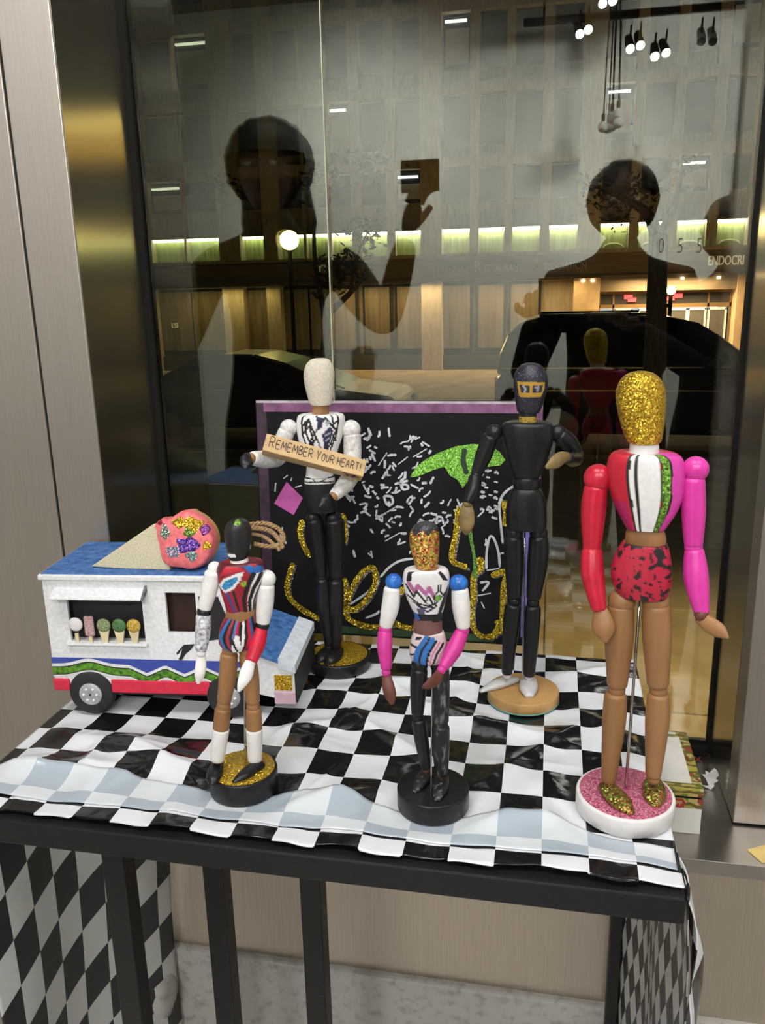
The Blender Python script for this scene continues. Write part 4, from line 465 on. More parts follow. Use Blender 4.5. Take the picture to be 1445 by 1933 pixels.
# ================================================================== mannequins
def crom(L, n):
    """dense Catmull-Rom resample of a list of tuples"""
    A = np.array(L, float)
    if len(A) == 1: return A
    if len(A) == 2:
        t = np.linspace(0, 1, n)[:, None]; return A[0] * (1 - t) + A[1] * t
    out = []; m = len(A) - 1
    for q in np.linspace(0, m, n):
        i = min(int(q), m - 1); t = q - i
        p0, p1, p2, p3 = A[max(i - 1, 0)], A[i], A[i + 1], A[min(i + 2, m)]
        out.append(.5 * (2 * p1 + (p2 - p0) * t + (2 * p0 - 5 * p1 + 4 * p2 - p3) * t * t + (3 * p1 - p0 - 3 * p2 + p3) * t ** 3))
    return np.array(out)
class Paint:
    def __init__(s, u, v, asp, base, front):
        s.u, s.v, s.asp, s.front = u, v, asp, front
        s.c = np.zeros((len(u), 4)); s.c[:, :3] = base
    def fill(s, mask, col, g=0.): s.c[mask & s.front] = tuple(col) + (g,); return s
    def line(s, pts, w, col, g=0.):
        d = np.full(len(s.u), 1e9)
        for (x0, y0), (x1, y1) in zip(pts, pts[1:]):
            ax, ay, bx, by = x0, y0 * s.asp, x1, y1 * s.asp
            px, py = s.u, s.v * s.asp; dx, dy = bx - ax, by - ay; L = dx * dx + dy * dy + 1e-12
            t = np.clip(((px - ax) * dx + (py - ay) * dy) / L, 0, 1)
            d = np.minimum(d, np.hypot(px - ax - t * dx, py - ay - t * dy))
        return s.fill(d < w * .68, col, g)
    def poly(s, pts, col, g=0.):
        ins = np.zeros(len(s.u), bool); n = len(pts)
        for i in range(n):
            (x0, y0), (x1, y1) = pts[i], pts[(i + 1) % n]
            c = ((y0 > s.v) != (y1 > s.v)) & (s.u < (x1 - x0) * (s.v - y0) / (y1 - y0 + 1e-12) + x0); ins ^= c
        return s.fill(ins, col, g)
    def disc(s, cx, cy, r, col, g=0., ry=None): return s.fill(((s.u - cx) / r) ** 2 + ((s.v - cy) * s.asp / (ry or r)) ** 2 < 1, col, g)
    def noise(s, sc, seed, thr, col, g=0., band=None):
        val = np.array([noise.noise(Vector((a * sc, b * s.asp * sc, seed + (0 if f else 7)))) for a, b, f in zip(s.u, s.v, s.front)])
        m = val > thr
        if band is not None: m &= band
        s.c[m] = tuple(col) + (g,); return s
BLK, WHT, RED, PNK, BLU, GRN, NAVY = (.010, .010, .012), (.80, .79, .77), (.50, .012, .030), (.62, .035, .30), (.02, .13, .52), (.10, .26, .035), (.02, .02, .06)
GOLD = (.62, .38, .03)
def loft(name, rows, depth, m, parent, paint=None, base=None, expo=2.3, nr=None, k=None):
    nr = nr or (90 if paint else 28); k = k or (150 if paint else 36)
    D = crom(rows, nr); D[:, 3] = np.maximum(D[:, 3], .0008)
    hmax = D[:, 3].max(); R = []; us = []; vs_ = []; fr = []
    z0, z1 = D[0, 2], D[-1, 2]
    for i, (x, y, z, h) in enumerate(D):
        dd = depth * (hmax * .45 + h * .55) if h > hmax * .5 else depth * h * 1.0
        dd = min(dd, depth * hmax)
        ring = []
        for j in range(k):
            a = 2 * PI * j / k; c, s = math.cos(a), math.sin(a)
            px = math.copysign(abs(c) ** (2 / expo), c); py = math.copysign(abs(s) ** (2 / expo), s)
            ring.append((x + h * px, y + dd * py, z)); us.append(px); vs_.append((z - z0) / (z1 - z0)); fr.append(py <= .02)
        R.append(ring)
    mb = MB().rings(R)
    o = mesh(name, mb.v, mb.f, m, parent, True, 60)
    bm = bmesh.new(); bm.from_mesh(o.data); bmesh.ops.recalc_face_normals(bm, faces=bm.faces); bm.to_mesh(o.data); bm.free()
    if paint:
        P = Paint(np.array(us), np.array(vs_), abs(z1 - z0) / hmax, base, np.array(fr)); paint(P)
        at = o.data.color_attributes.new('paint', 'FLOAT_COLOR', 'POINT'); at.data.foreach_set('color', P.c.astype(np.float32).ravel())
    return o
def limb(name, pts, m, parent, flat=1.0, k=20, n=22, up=(0, 1, 0), endround=.35):
    D = crom(pts, n)
    P = [tuple(d[:3]) for d in D]; r = [max(.0008, d[3]) for d in D]
    v0 = (Vector(P[0]) - Vector(P[1])).normalized(); v1 = (Vector(P[-1]) - Vector(P[-2])).normalized()
    P = [tuple(Vector(P[0]) + v0 * r[0] * endround), tuple(Vector(P[0]) + v0 * r[0] * endround * .75)] + P + [tuple(Vector(P[-1]) + v1 * r[-1] * endround * .75), tuple(Vector(P[-1]) + v1 * r[-1] * endround)]
    r = [r[0] * .5, r[0] * .86] + r + [r[-1] * .86, r[-1] * .5]
    return MB().tube(P, r, k, flat, up).build(name, m, parent, True)
def ball(name, p, m, parent, sc=(1, 1, 1)):
    return MB().ball(p[:3], p[3], 22, 14, sc).build(name, m, parent, True)

M_cream = mat('cream_stone_paint', (.62, .56, .46), .8, 0, .14, 420, .5)
M_white = mat('white_acrylic', (.78, .76, .74), .5, 0, .07, 90, .15, c2=(.84, .82, .80))
M_whiteW = mat('worn_white_acrylic', (.62, .60, .58), .6, 0, .2, 240, .3, c2=(.84, .82, .79))
M_red = mat('red_acrylic', (.52, .012, .035), .3, 0, .16, 70)
M_pink = mat('pink_acrylic', (.66, .04, .34), .32, 0, .08, 70)
M_hotpink = mat('hot_pink_acrylic', (.56, .03, .26), .42, 0, .12, 80)
M_blueball = mat('blue_acrylic', (.015, .11, .52), .3, 0, .3, 120, c2=(.03, .2, .62))
M_gglit = glitter('gold_glitter', (.28, .16, .01), (.95, .62, .06))
M_greenglit = glitter('green_glitter', (.03, .10, .01), (.35, .55, .10))
M_greenred = glitter('green_and_red_glitter', (.30, .01, .03), (.25, .42, .06), 800)
M_pinkglit = glitter('pink_glitter', (.50, .02, .12), (.80, .36, .46), 900, .4, .35)
M_silver = mat('silver_shoe_paint', (.62, .61, .62), .45, .25, .12, 90)
M_darkwood = mat('stained_wood', (.12, .035, .022), .5, 0, .25, 60)
M_tan = mat('tan_wood', (.46, .25, .085), .55, 0, .14, 40, c2=(.55, .32, .12))
M_olive = mat('dull_gold_paint', (.22, .15, .055), .5, 0, .25, 120)
M_scuff = mat('scuffed_black_paint', (.010, .010, .011), .5, 0, .2, 230, .4, c2=(.26, .26, .27), stretch=(1, 1, .3), lo=.54, hi=.80)
M_speck = mat('speckled_white_paint', (.25, .25, .30), .5, 0, .5, 330, .2, c2=(.80, .80, .82))

def p_gold_chest(P):
    w = lambda v: .012 * np.sin(v * 13)
    P.fill(P.u > .45, (.64, .05, .36)); wv = w(P.v)
    P.fill((P.u > -.49 + wv) & (P.u < -.40 + wv), BLK).fill((P.u > -.40 + wv) & (P.u < -.29 + wv), WHT).fill((P.u > -.29 + wv) & (P.u < -.20 + wv), BLK)
    P.fill((P.u > -.20 + wv) & (P.u < .38), WHT).fill((P.u > .38 + wv) & (P.u < .67 + wv), BLK).fill((P.u > .42 + wv) & (P.u < .62 + wv), (.16, .32, .04), 1.)
    P.fill((P.u < -.55) & (P.v > .6), (.40, .01, .10))
def p_gold_hips(P): P.noise(3.4, 2.3, .30, (.014, .012, .014)); P.noise(9., 5.3, .42, (.05, .012, .02))
def p_black_head(P):
    P.noise(16, 1.2, .38, (.10, .09, .16), 1.)
    P.poly([(-.78, .34), (.82, .36), (.80, .52), (.70, .66), (-.60, .66), (-.72, .62)], (.42, .24, .03))
    P.poly([(-.66, .41), (-.04, .42), (-.06, .57), (-.55, .57)], (.02, .02, .03)).poly([(.10, .42), (.70, .42), (.66, .56), (.12, .57)], (.02, .02, .03))
    P.line([(-.42, .44), (-.28, .48), (-.36, .55)], .08, (.3, .3, .36)).line([(.28, .46), (.45, .45), (.40, .52)], .10, (.22, .22, .27))
def p_black_neck(P): P.fill((P.v > .42) & (P.v < .92), (.38, .25, .03)).noise(6, 3, .35, BLK)
def p_white_chest(P):
    P.fill((P.u > -.78) & (P.u < .74) & (P.v < .80), (.82, .82, .83))
    for l in ([(-.78, 0), (-.74, .40), (-.55, .78)], [(.74, 0), (.68, .42), (.5, .78)], [(-.75, .2), (-.5, .06), (-.25, .35), (.0, .6), (.3, .8)], [(-.72, .35), (-.45, .2), (-.3, .5), (-.5, .55), (-.3, .75)],
              [(-.5, .06), (-.62, .3), (-.4, .62), (-.2, .45)], [(-.25, .35), (-.45, .5), (-.1, .78)], [(-.2, 0), (-.05, .2), (.2, .04)], [(-.05, .2), (-.25, .36)], [(.2, .04), (.45, .2), (.74, .1)],
              [(.45, .2), (.68, .3), (.55, .4), (.72, .5)], [(.62, .36), (.5, .55), (.62, .62)], [(.5, .55), (.3, .8)], [(-.6, .6), (-.3, .62)], [(.48, .0), (.52, .22)], [(-.65, .12), (-.6, .3)]):
        P.line(l, .055, BLK)
    P.poly([(-.18, .02), (.12, .05), (.02, .3), (-.12, .22)], NAVY).poly([(.08, .38), (.38, .22), (.55, .30), (.40, .62), (.26, .80), (.10, .78), (.20, .58)], NAVY)
    P.poly([(.16, .10), (.40, .12), (.26, .22)], (.35, .36, .45)).line([(.2, .4), (.42, .34)], .05, (.4, .4, .5)).line([(.25, .5), (.4, .44)], .04, (.4, .4, .5))
def p_white_hips(P):
    P.c[P.v < .24, :3] = WHT
    P.line([(-1, .05), (1, .04)], .06, BLK).line([(-1, .16), (0, .14), (1, .18)], .06, BLK).line([(-1, .23), (1, .22)], .07, BLK).line([(-.5, .05), (-.3, .12), (-.5, .16)], .04, BLK).line([(0, .14), (.4, .08)], .05, BLK)
def p_racer_chest(P):
    P.poly([(-1, 0), (1, 0), (1, .12), (.2, .10), (-.4, .12), (-1, .3)], (.10, .01, .02))
    P.poly([(-.7, .02), (-.1, .04), (.2, .12), (-.5, .14), (-.9, .24)], RED)
    P.poly([(.1, .05), (.5, .0), (.95, .1), (.9, .22), (.4, .2)], (.02, .14, .45)).poly([(.3, .0), (.7, .02), (.6, .09)], (.35, .03, .05))
    P.poly([(.55, .20), (.98, .2), (.95, 1), (.55, 1), (.40, .7), (.45, .45)], WHT)
    P.line([(.85, .25), (.62, .5), (.55, .75), (.7, 1)], .16, BLK).line([(.5, .22), (.3, .45), (.2, .7), (.35, 1)], .17, BLK).line([(.98, .4), (.85, .7), (.9, 1)], .1, BLK)
    P.line([(-.75, .5), (-.55, .75), (-.4, 1)], .12, (.05, .05, .22)).line([(-.35, .55), (-.2, .8), (-.05, 1)], .10, BLK)
    P.poly([(-1, .42), (-.72, .26), (-.2, .16), (.12, .14), (-.02, .30), (-.35, .48), (-.8, .56)], WHT).poly([(-.88, .44), (-.65, .30), (-.2, .22), (-.10, .28), (-.4, .42), (-.75, .5)], (.04, .24, .50), .5)
    P.disc(.12, .38, .13, (.30, .42, .04), .4)
def p_racer_hips(P):
    for i, c in enumerate([(.03, .16, .45), BLK, (.30, .02, .04), BLK, (.12, .16, .40), RED, BLK, WHT, BLK, RED, (.05, .1, .3), BLK]):
        x = -1 + i * .17; P.poly([(x * .8, 0), (x * .8 + .16, 0), (x + .18, .55), (x * .7 + .2, 1), (x * .7 + .02, 1), (x, .55)], c)
    P.poly([(-.15, .45), (.05, .5), (.25, 1), (-.45, 1)], WHT).line([(-.3, .6), (-.05, 1)], .09, BLK)
def p_racer_head(P):
    P.disc(-.15, .03, .42, (.18, .34, .05), .8, .20); P.disc(-.60, .86, .38, WHT, 0, .17).disc(-.44, .93, .24, BLK, 0, .10)
def p_pink_chest(P):
    P.poly([(-.85, .02), (-.66, .0), (-.62, .17), (-.82, .2)], BLK).poly([(.55, .02), (.72, .0), (.92, .2), (.70, .16)], BLK).poly([(.95, .25), (1, .6), (.85, .85), (.6, .9), (.8, .5)], BLK)
    P.line([(-.72, .22), (-.52, .38), (-.34, .26), (-.02, .42), (.14, .30), (.38, .50)], .13, (.42, .13, .30)).line([(-.85, .26), (-.60, .48), (-.42, .37), (-.05, .58), (.10, .46), (.35, .64)], .07, BLK)
    P.line([(-.9, .46), (-.4, .62), (.1, .66), (.5, .60), (.85, .42)], .06, BLK).line([(-.7, .58), (-.2, .70), (.3, .68)], .05, BLK).line([(-.5, .66), (0, .78), (.4, .70)], .07, (.04, .03, .12)).line([(.0, .60), (.3, .72), (.55, .66), (.3, .62)], .04, BLK)
    P.line([(.52, .26), (.52, .38), (.36, .46), (.40, .60)], .05, BLK).line([(.62, .26), (.62, .38), (.74, .44)], .05, BLK).disc(.56, .51, .16, (.14, .34, .06), .6)
    P.poly([(-.62, .72), (-.2, .72), (-.2, .84), (-.62, .84)], (.10, .09, .14)); P.c[P.v > .83, :3] = BLK
    P.poly([(-1, .8), (-.75, .82), (-.6, .95), (-1, .98)], (.02, .12, .5))
def p_pink_hips(P):
    P.poly([(-.8, .1), (-.4, .06), (-.5, .16), (-.8, .2)], BLK).line([(-.95, .38), (-.62, .40)], .09, BLK).line([(-.95, .70), (-.7, .62)], .07, BLK)
    for i, (c, w) in enumerate([((.03, .14, .42), .20), (BLK, .09), ((.03, .16, .48), .20), (BLK, .10), ((.55, .22, .34), .08), (BLK, .09), ((.5, .2, .3), .09), (BLK, .08), ((.25, .1, .18), .08), (BLK, .08)]):
        x = -.78 + i * .19; P.line([(x + .65, .05 + .05 * i), (x + .25, .45 + .03 * i), (x + .02, 1.0)], w, c)
def p_pink_head(P):
    P.c[:, 3] = 1.
    P.noise(4, 1, .12, (.45, .06, .03), 1.); P.noise(9, 4, .25, (.62, .42, .05), 1.); P.noise(12, 8, .38, (.5, .3, .28), 1.)
    top = P.v < .16 + .05 * np.sin(P.u * 7); P.c[top] = (.02, .02, .022, 0.); P.noise(11, 6, .3, (.12, .12, .13), .3, P.v < .2)

DEF = dict(head=M_wood, neck=M_wood, chest=M_wood, waist=M_wood, hips=M_wood)
def mannequin(key, label, mats, paints, depth=(.86, .60, .66), base_mat=None, top_mat=None, base_under=None, rim=.93, noneck=False):
    d = MANN[key]; t = empty('mannequin', Vector(d['loc']) + Vector((0, 0, .002 if key in ('racer', 'pink') else 0)), d['rz'], label, 'mannequin', 'painted wooden mannequins')
    th, br = d['thick'], d['base_r']
    MB().lathe([(br * .97, 0), (br, .0015), (br, th - .0018), (br * .985, th - .0004), (br * .965, th)], 56).build('base', base_mat, t, True, auto=45)
    if top_mat: MB().lathe([(br * rim, th - .0006), (br * rim, th + .0006), (br * rim * .97, th + .0009)], 56).build('base_top', top_mat, t, True, auto=45)
    if base_under: MB().lathe([(br * .99, .0), (br * 1.012, .0008), (br * 1.0, .002)], 56).build('base_rim', base_under, t, True)
    dep = dict(head=.86, neck=1.0, chest=depth[1], waist=.78, hips=depth[2])
    for k, rows in d['rows'].items():
        pf = paints.get(k)
        if pf: loft(k, rows, dep[k], M_paint, t, pf[0], pf[1], 2.2 if k in ('head', 'neck', 'waist') else 2.5)
        else: loft(k, rows, dep[k], mats.get(k, M_wood), t, expo=2.15 if k in ('head', 'neck', 'waist') else 2.5)
    NM = dict(shoulder='shoulder_joint', upper='upper_arm', elbow='elbow_joint', fore='forearm', wrist='wrist', hand='hand', hip='hip_joint', thigh='thigh', knee='knee_joint', shin='shin', ankle='ankle', foot='foot')
    for k, pts in d['limbs'].items():
        if k == 'rod':
            limb('support_rod', pts, M_chrome, t, n=4, k=10, endround=.1); continue
        if k.startswith('arm'): continue
        side, nm = k[-1], k[:-1]; m = mats.get(k, mats.get(nm, M_wood))
        if len(pts) == 1:
            ball(NM[nm], pts[0], m, t, (1, .85, 1) if nm == 'shoulder' else (1.12, 1.05, 1.1) if key == 'racer' and nm == 'elbow' else (1, .9, 1))
        elif nm == 'hand': limb('hand', pts, m, t, .5, endround=.5)
        elif nm == 'foot': limb('foot', pts, m, t, .62, up=(0, 0, 1), endround=.5)
        else: limb(NM[nm], pts, m, t, .94)
    return t

mannequin('gold', 'tall mannequin with gold glitter head, one red arm and one pink arm', dict(head=M_gglit, neck=M_white, shoulderL=M_red, upperL=M_red, elbowL=M_red, foreL=M_red, shoulderR=M_pink, upperR=M_pink, elbowR=M_pink, foreR=M_pink, wristR=M_darkwood, foot=M_greenred, waist=M_wood),
          dict(chest=(p_gold_chest, RED), hips=(p_gold_hips, (.46, .015, .045))), base_mat=M_white, top_mat=M_pinkglit)
mannequin('black', 'tall all black mannequin wearing painted gold sunglasses and white shoes', dict({k: M_blackwood for k in ('neck', 'chest', 'waist', 'hips', 'shoulder', 'upper', 'elbow', 'fore', 'hip', 'thigh', 'knee', 'shin')}, wrist=M_olive, hand=M_olive, ankle=M_silver, foot=M_silver),
          dict(head=(p_black_head, (.014, .012, .022)), neck=(p_black_neck, BLK)), base_mat=M_tan, base_under=mat('teal_felt', (.10, .34, .28), .8))
mannequin('white', 'tall mannequin with plain cream head holding a lettered wooden block', dict({k: M_blackwood for k in ('hip', 'thigh', 'knee', 'shin', 'ankle', 'foot', 'hand')}, head=M_cream, waist=M_white, shoulder=M_whiteW, upper=M_whiteW, elbow=M_whiteW, fore=M_whiteW, wrist=M_wood),
          dict(chest=(p_white_chest, WHT), hips=(p_white_hips, BLK)), base_mat=M_blackwood, top_mat=M_gglit, rim=.9)
racer = mannequin('racer', 'small mannequin with black head and twine ponytail in front of the toy truck', dict(neck=M_white, shoulder=M_white, upper=M_white, elbow=M_blackwood, foreL=M_speck, foreR=M_red, wrist=M_white, hand=M_white, ankle=M_blackwood, foot=M_blackwood),
          dict(head=(p_racer_head, (.012, .012, .013)), chest=(p_racer_chest, (.30, .012, .03)), hips=(p_racer_hips, (.25, .012, .03)), ), base_mat=M_blackwood, top_mat=M_gglit)
mannequin('pink', 'small mannequin with speckled gold face, blue shoulders and bright pink sleeves', dict(shoulder=M_blueball, upper=M_white, elbow=M_hotpink, fore=M_hotpink, wrist=M_hotpink, hand=M_darkwood, waist=mat('mauve_brown_wood', (.17, .075, .065), .55, 0, .15), hip=M_blackwood, thighL=M_blackwood, thighR=M_scuff, kneeR=M_scuff, kneeL=M_blackwood, shinL=M_blackwood, shinR=M_scuff, ankle=M_darkwood, foot=M_scuff),
          dict(head=(p_pink_head, (.50, .33, .05)), chest=(p_pink_chest, (.76, .73, .73)), hips=(p_pink_hips, (.66, .54, .55))), base_mat=M_blackwood)
# white boots of the small mannequin: sleeves over the lower shins
for s in 'LR':
    sh = crom(MANN['racer']['limbs']['shin' + s], 20)[9:]
    q = [(a[0], a[1], a[2], a[3] * 1.05) for a in sh]
    limb('boot_cuff', q, M_white, racer, .96, n=12, endround=.08)
# ponytail of twisted twine
def twine(name, path, r, m, parent, strands=3, turns=9):
    mb = MB(); P = crom(path, 70)
    for s in range(strands):
        pts = []
        for i, p in enumerate(P):
            a = turns * 2 * PI * i / len(P) + 2 * PI * s / strands
            tt = Vector(P[min(i + 1, len(P) - 1)]) - Vector(P[max(i - 1, 0)]); tt.normalize()
            b1 = tt.cross(Vector((0, 1, 0.1))).normalized(); b2 = b1.cross(tt)
            pts.append(Vector(p) + (b1 * math.cos(a) + b2 * math.sin(a)) * r)
        mb.tube(pts, r * .95, 6)
    return mb.build(name, m, parent, True)
M_twine = mat('jute_twine', (.36, .23, .11), .9, 0, .35, 500, .6)
hz = MANN['racer']['rows']['head']; hx, hy, hw = hz[3][0], hz[3][1], hz[3][3]; hzz = hz[3][2]
# racer-local: twine knotted behind the crown and swept to the right
twine('twine_ponytail', [(hx - .8 * hw, hy + .006, hzz - .004), (hx - .2 * hw, hy + hw * .9, hzz - .002), (hx + .8 * hw, hy + hw * .9, hzz - .002), (hx + .028, hy + .016, hzz - .007), (hx + .037, hy + .014, hzz - .016), (hx + .040, hy + .012, hzz - .024)], .0013, M_twine, racer)
twine('twine_ponytail', [(hx - .5 * hw, hy + hw * .7, hzz + .002), (hx + .6 * hw, hy + hw * .95, hzz + .001), (hx + .026, hy + .018, hzz - .001), (hx + .039, hy + .016, hzz - .008), (hx + .041, hy + .014, hzz - .018), (hx + .030, hy + .012, hzz - .022), (hx + .014, hy + .012, hzz - .018)], .0012, M_twine, racer)
twine('twine_ponytail', [(hx + .3 * hw, hy + hw * .9, hzz - .006), (hx + .022, hy + .015, hzz - .012), (hx + .034, hy + .012, hzz - .022), (hx + .037, hy + .012, hzz - .026)], .0010, M_twine, racer)

# ------------------------------------------------------------------ lettered wooden block lying across the forearms
bp0, bp1 = Vector((-.320, .893, 1.206)), Vector((-.2095, .9225, 1.1705))
blk = empty('wooden_block', (bp0 + bp1) / 2, 0, 'pale wooden block hand lettered Remember Your Heart across the mannequin forearms', 'wooden block')
ax = (bp1 - bp0).normalized(); tc = Vector((.13, -.83, .54)); nz = (tc - ax * tc.dot(ax)).normalized(); ny = nz.cross(ax)
blk.matrix_world = Matrix(((ax.x, ny.x, nz.x, (bp0.x + bp1.x) / 2), (ax.y, ny.y, nz.y, (bp0.y + bp1.y) / 2), (ax.z, ny.z, nz.z, (bp0.z + bp1.z) / 2), (0, 0, 0, 1)))
BL = (bp1 - bp0).length
M_pine = mat('pine_block', (.58, .37, .16), .6, 0, .22, 22, stretch=(.4, 3, 3), c2=(.66, .45, .22))
MB().box(-BL / 2, BL / 2, -.0105, .0105, -.015, .003).build('block_body', M_pine, blk, bevel=.0008)
tx = MB(); pen_text(tx, [('REMEMBER', .0125, .0100), ('YOUR', .0110, .0090), ('HEART!', .0092, .0090)], -BL / 2 + .006, -.0045, .0012, .0031)
e = max(v[0] for v in tx.v); sc_ = (BL - .011) / (e + BL / 2 - .006)
tx.v = [((v[0] + BL / 2 - .006) * sc_ - BL / 2 + .006, v[1], v[2]) for v in tx.v]
tx.build('lettering', mat('ink', (.015, .008, .01), .5), blk)
mk = MB()
random.seed(3)
for i in range(16):
    x = BL / 2 - .024 + .016 * random.random(); z = -.009 + .009 * random.random(); mk.box(x, x + .004, -.0108, -.0104, z, z + .0022)
mk.build('ink_smudge', mat('purple_ink', (.07, .012, .03), .6), blk)

# ================================================================== painted canvas leaning on the glass
LEAN = 0.06677
cn = empty('painted_canvas', (-.395, 1.052, .902), 0, 'black canvas with glitter lettering and a green leaf leaning on the window', 'painting')
cn.rotation_euler = (PI / 2 - LEAN, 0, 0)     # local x right, y up along the canvas, z towards the viewer
CW, CH = .388, .3297
M_canvas = mat('black_canvas', (.007, .007, .008), .75, 0, .3, 30, .15, spec=.2)
M_pedge = mat('magenta_edge_paint', (.15, .05, .125), .55, 0, .3, 50, c2=(.27, .105, .23))
M_pedgeD = mat('dusty_purple_paint', (.028, .012, .028), .6, 0, .5, 60, c2=(.06, .024, .052))
MB().box(0, CW, 0, CH, -.0135, 0).build('canvas_panel', M_canvas, cn, bevel=.001)
eb = MB(); eb.box(.012, CW - .001, CH - .0155, CH - .0035, 0, .0005).build('painted_border', M_pedge, cn)
MB().box(.0015, CW - .001, CH - .0035, CH - .0002, 0, .0007).build('painted_border', mat('pale_edge_paint', (.42, .36, .40), .6, 0, .3, 60), cn)
MB().box(.002, .016, .02, CH - .0035, 0, .0004).build('painted_border', M_pedgeD, cn)
MB().box(CW - .010, CW - .001, CH - .1, CH - .0157, 0, .0005).build('painted_border', M_pedge, cn)
MB().box(CW - .022, CW - .012, .012, .17, 0, .0004).build('painted_border', mat('violet_paint', (.16, .12, .40), .55), cn)
MB().box(.10, .33, .003, .013, 0, .0004).build('painted_border', mat('dark_green_paint', (.02, .055, .015), .6, 0, .4, 90), cn)
def poly_slab(mb, pts, z0, z1):
    n = len(mb.v); k = len(pts)
    for z in (z0, z1): mb.v += [(p[0], p[1], z) for p in pts]
    mb.f += [tuple(n + k + i for i in range(k))] + [(n + i, n + (i + 1) % k, n + k + (i + 1) % k, n + k + i) for i in range(k)]
    return mb
poly_slab(MB(), CANVAS_PAINT['green_leaf'][0], 0, .0009).build('leaf_shape', glitter('lime_glitter', (.07, .26, .02), (.35, .75, .10), 900, .45, .3), cn)
vein = MB(); ribbon_mb(vein, [(.288, .268), (.286, .252), (.291, .234)], .007, .0009); vein.build('leaf_vein', mat('dark_vein', (.012, .03, .01), .6), cn)
poly_slab(MB(), CANVAS_PAINT['pink_diamond'][0], 0, .0008).build('diamond_shape', mat('magenta_paper', (.50, .09, .34), .6), cn)
M_chalk = mat('pale_paint', (.56, .58, .62), .6, 0, .2, 150)
def strokes(key, name, w, m, th, dx=0., dy=0.):
    for i, s in enumerate(CANVAS_PAINT[key]):
        mb = MB(); ribbon_mb(mb, [(p[0] + dx, p[1] + dy) for p in s], w(i) if callable(w) else w, 0, True, th); mb.build(name, m, cn)
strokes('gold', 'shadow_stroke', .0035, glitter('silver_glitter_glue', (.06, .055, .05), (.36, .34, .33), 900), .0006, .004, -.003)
strokes('gold', 'glitter_stroke', .0078, glitter('gold_glitter_glue', (.20, .12, .01), (.85, .62, .05), 900), .0012)
strokes('green_stem', 'leaf_stem', .0045, glitter('green_glitter_glue', (.04, .16, .02), (.2, .45, .08), 900, .4, .3), .0014)
strokes('white_line', 'white_line', .0032, M_chalk, .0009)
strokes('white_dash', 'white_dash', lambda i: .0021 + .0012 * ((i * 7) % 5) / 4, M_chalk, .0008)

# ================================================================== toy ice cream truck
tr = empty('toy_truck', (-.515, .790, .9), math.radians(6.0), 'white and blue toy ice cream truck with black wheels', 'toy truck')
M_tw = mat('truck_white_paint', (.74, .75, .76), .6, 0, .12, 260, .25, c2=(.82, .82, .83))
M_tb = mat('truck_blue_paint', (.02, .115, .40), .65, 0, .35, 130, .3, c2=(.09, .22, .50))
M_tr = mat('truck_red_paint', (.60, .018, .055), .55, 0, .14, 80)
M_tk = mat('truck_black_paint', (.010, .010, .011), .55, 0, .2, 120)
M_tn = mat('truck_navy_paint', (.035, .06, .32), .55, 0, .2, 120)
M_tg = mat('truck_green_glitter', (.03, .09, .01), .4, .2, .4, 260, .3, c2=(.16, .42, .03))
M_ti = mat('truck_inside', (.030, .010, .005), .8, 0, .2)
TD = .120
# the near side wall is framed around its openings, so one looks into the body
def side(y0, y1):
    mb = MB()
    xs = [-.040, -.014, .074, .1015, .136, .154]
    mb.box(-.040, .154, y0, y1, .152, .166)
    mb.box(-.040, -.014, y0, y1, .034, .152); mb.box(.074, .1015, y0, y1, .034, .152); mb.box(-.014, .074, y0, y1, .034, .092); mb.box(.1015, .136, y0, y1, .034, .104)
    mb.box(.136, .154, y0, y1, .034, .152)
    return mb
side(0, .004).build('side_wall', M_tw, tr)
MB().box(-.040, .154, TD - .004, TD, .034, .166).build('side_wall', M_tw, tr)
MB().box(-.040, -.036, .004, TD - .004, .034, .166).build('rear_wall', M_tw, tr)
MB().box(-.036, .200, .004, TD - .004, .030, .036).build('truck_floor', M_ti, tr)
MB().box(-.0135, .0735, .012, .016, .090, .152).build('hatch_backing', M_tk, tr)
MB().box(.096, .1405, .014, .018, .095, .158).build('dark_backing', M_ti, tr)  # added dark sheet stands in for shade inside the body behind this window
# cab: sloping front, door window, hood
MB().prism([(.154, .034), (.200, .034), (.200, .070), (.190, .082), (.166, .150), (.163, .166), (.154, .166)], 0, .004).build('cab_side', M_tw, tr)
MB().prism([(.154, .034), (.200, .034), (.200, .070), (.190, .082), (.166, .150), (.163, .166), (.154, .166)], TD - .004, TD).build('cab_side', M_tw, tr)
MB().prism([(.140, .148), (.162, .148), (.178, .100), (.140, .094)], -.0008, .0).build('door_window', M_tk, tr)
MB().prism([(.167, .146), (.1905, .084), (.1895, .082), (.165, .146)], .004, TD - .004).build('windshield', M_tk, tr)
MB().prism([(.184, .090), (.243, .068), (.243, .063), (.184, .084)], -.002, TD + .002).build('hood', M_tb, tr, bevel=.001)
MB().prism([(.226, .0758), (.245, .0687), (.245, .058), (.226, .064)], -.0025, TD + .0025).build('hood_border', mat('truck_pale_paint', (.62, .68, .74), .6, 0, .15, 150), tr)
MB().prism([(.200, .030), (.243, .020), (.243, .063), (.200, .080)], .001, TD - .001).build('nose', M_tw, tr)
MB().box(.243, .2452, .002, TD - .002, .020, .0585).build('grille', M_tk, tr)
MB().box(.2200, .2400, -.0005, .0012, .036, .054).build('headlight', M_gglit, tr)
MB().box(.2190, .2435, -.0008, .0012, .0185, .034).build('front_bumper', mat('pink_bumper', (.60, .40, .46), .6), tr, bevel=.002)
# roof
MB().box(-.043, .170, -.004, TD + .003, .166, .1725).build('roof_edge', M_tw, tr, bevel=.0015)
MB().box(-.040, .167, -.001, TD, .1725, .1735).build('roof', M_tb, tr)
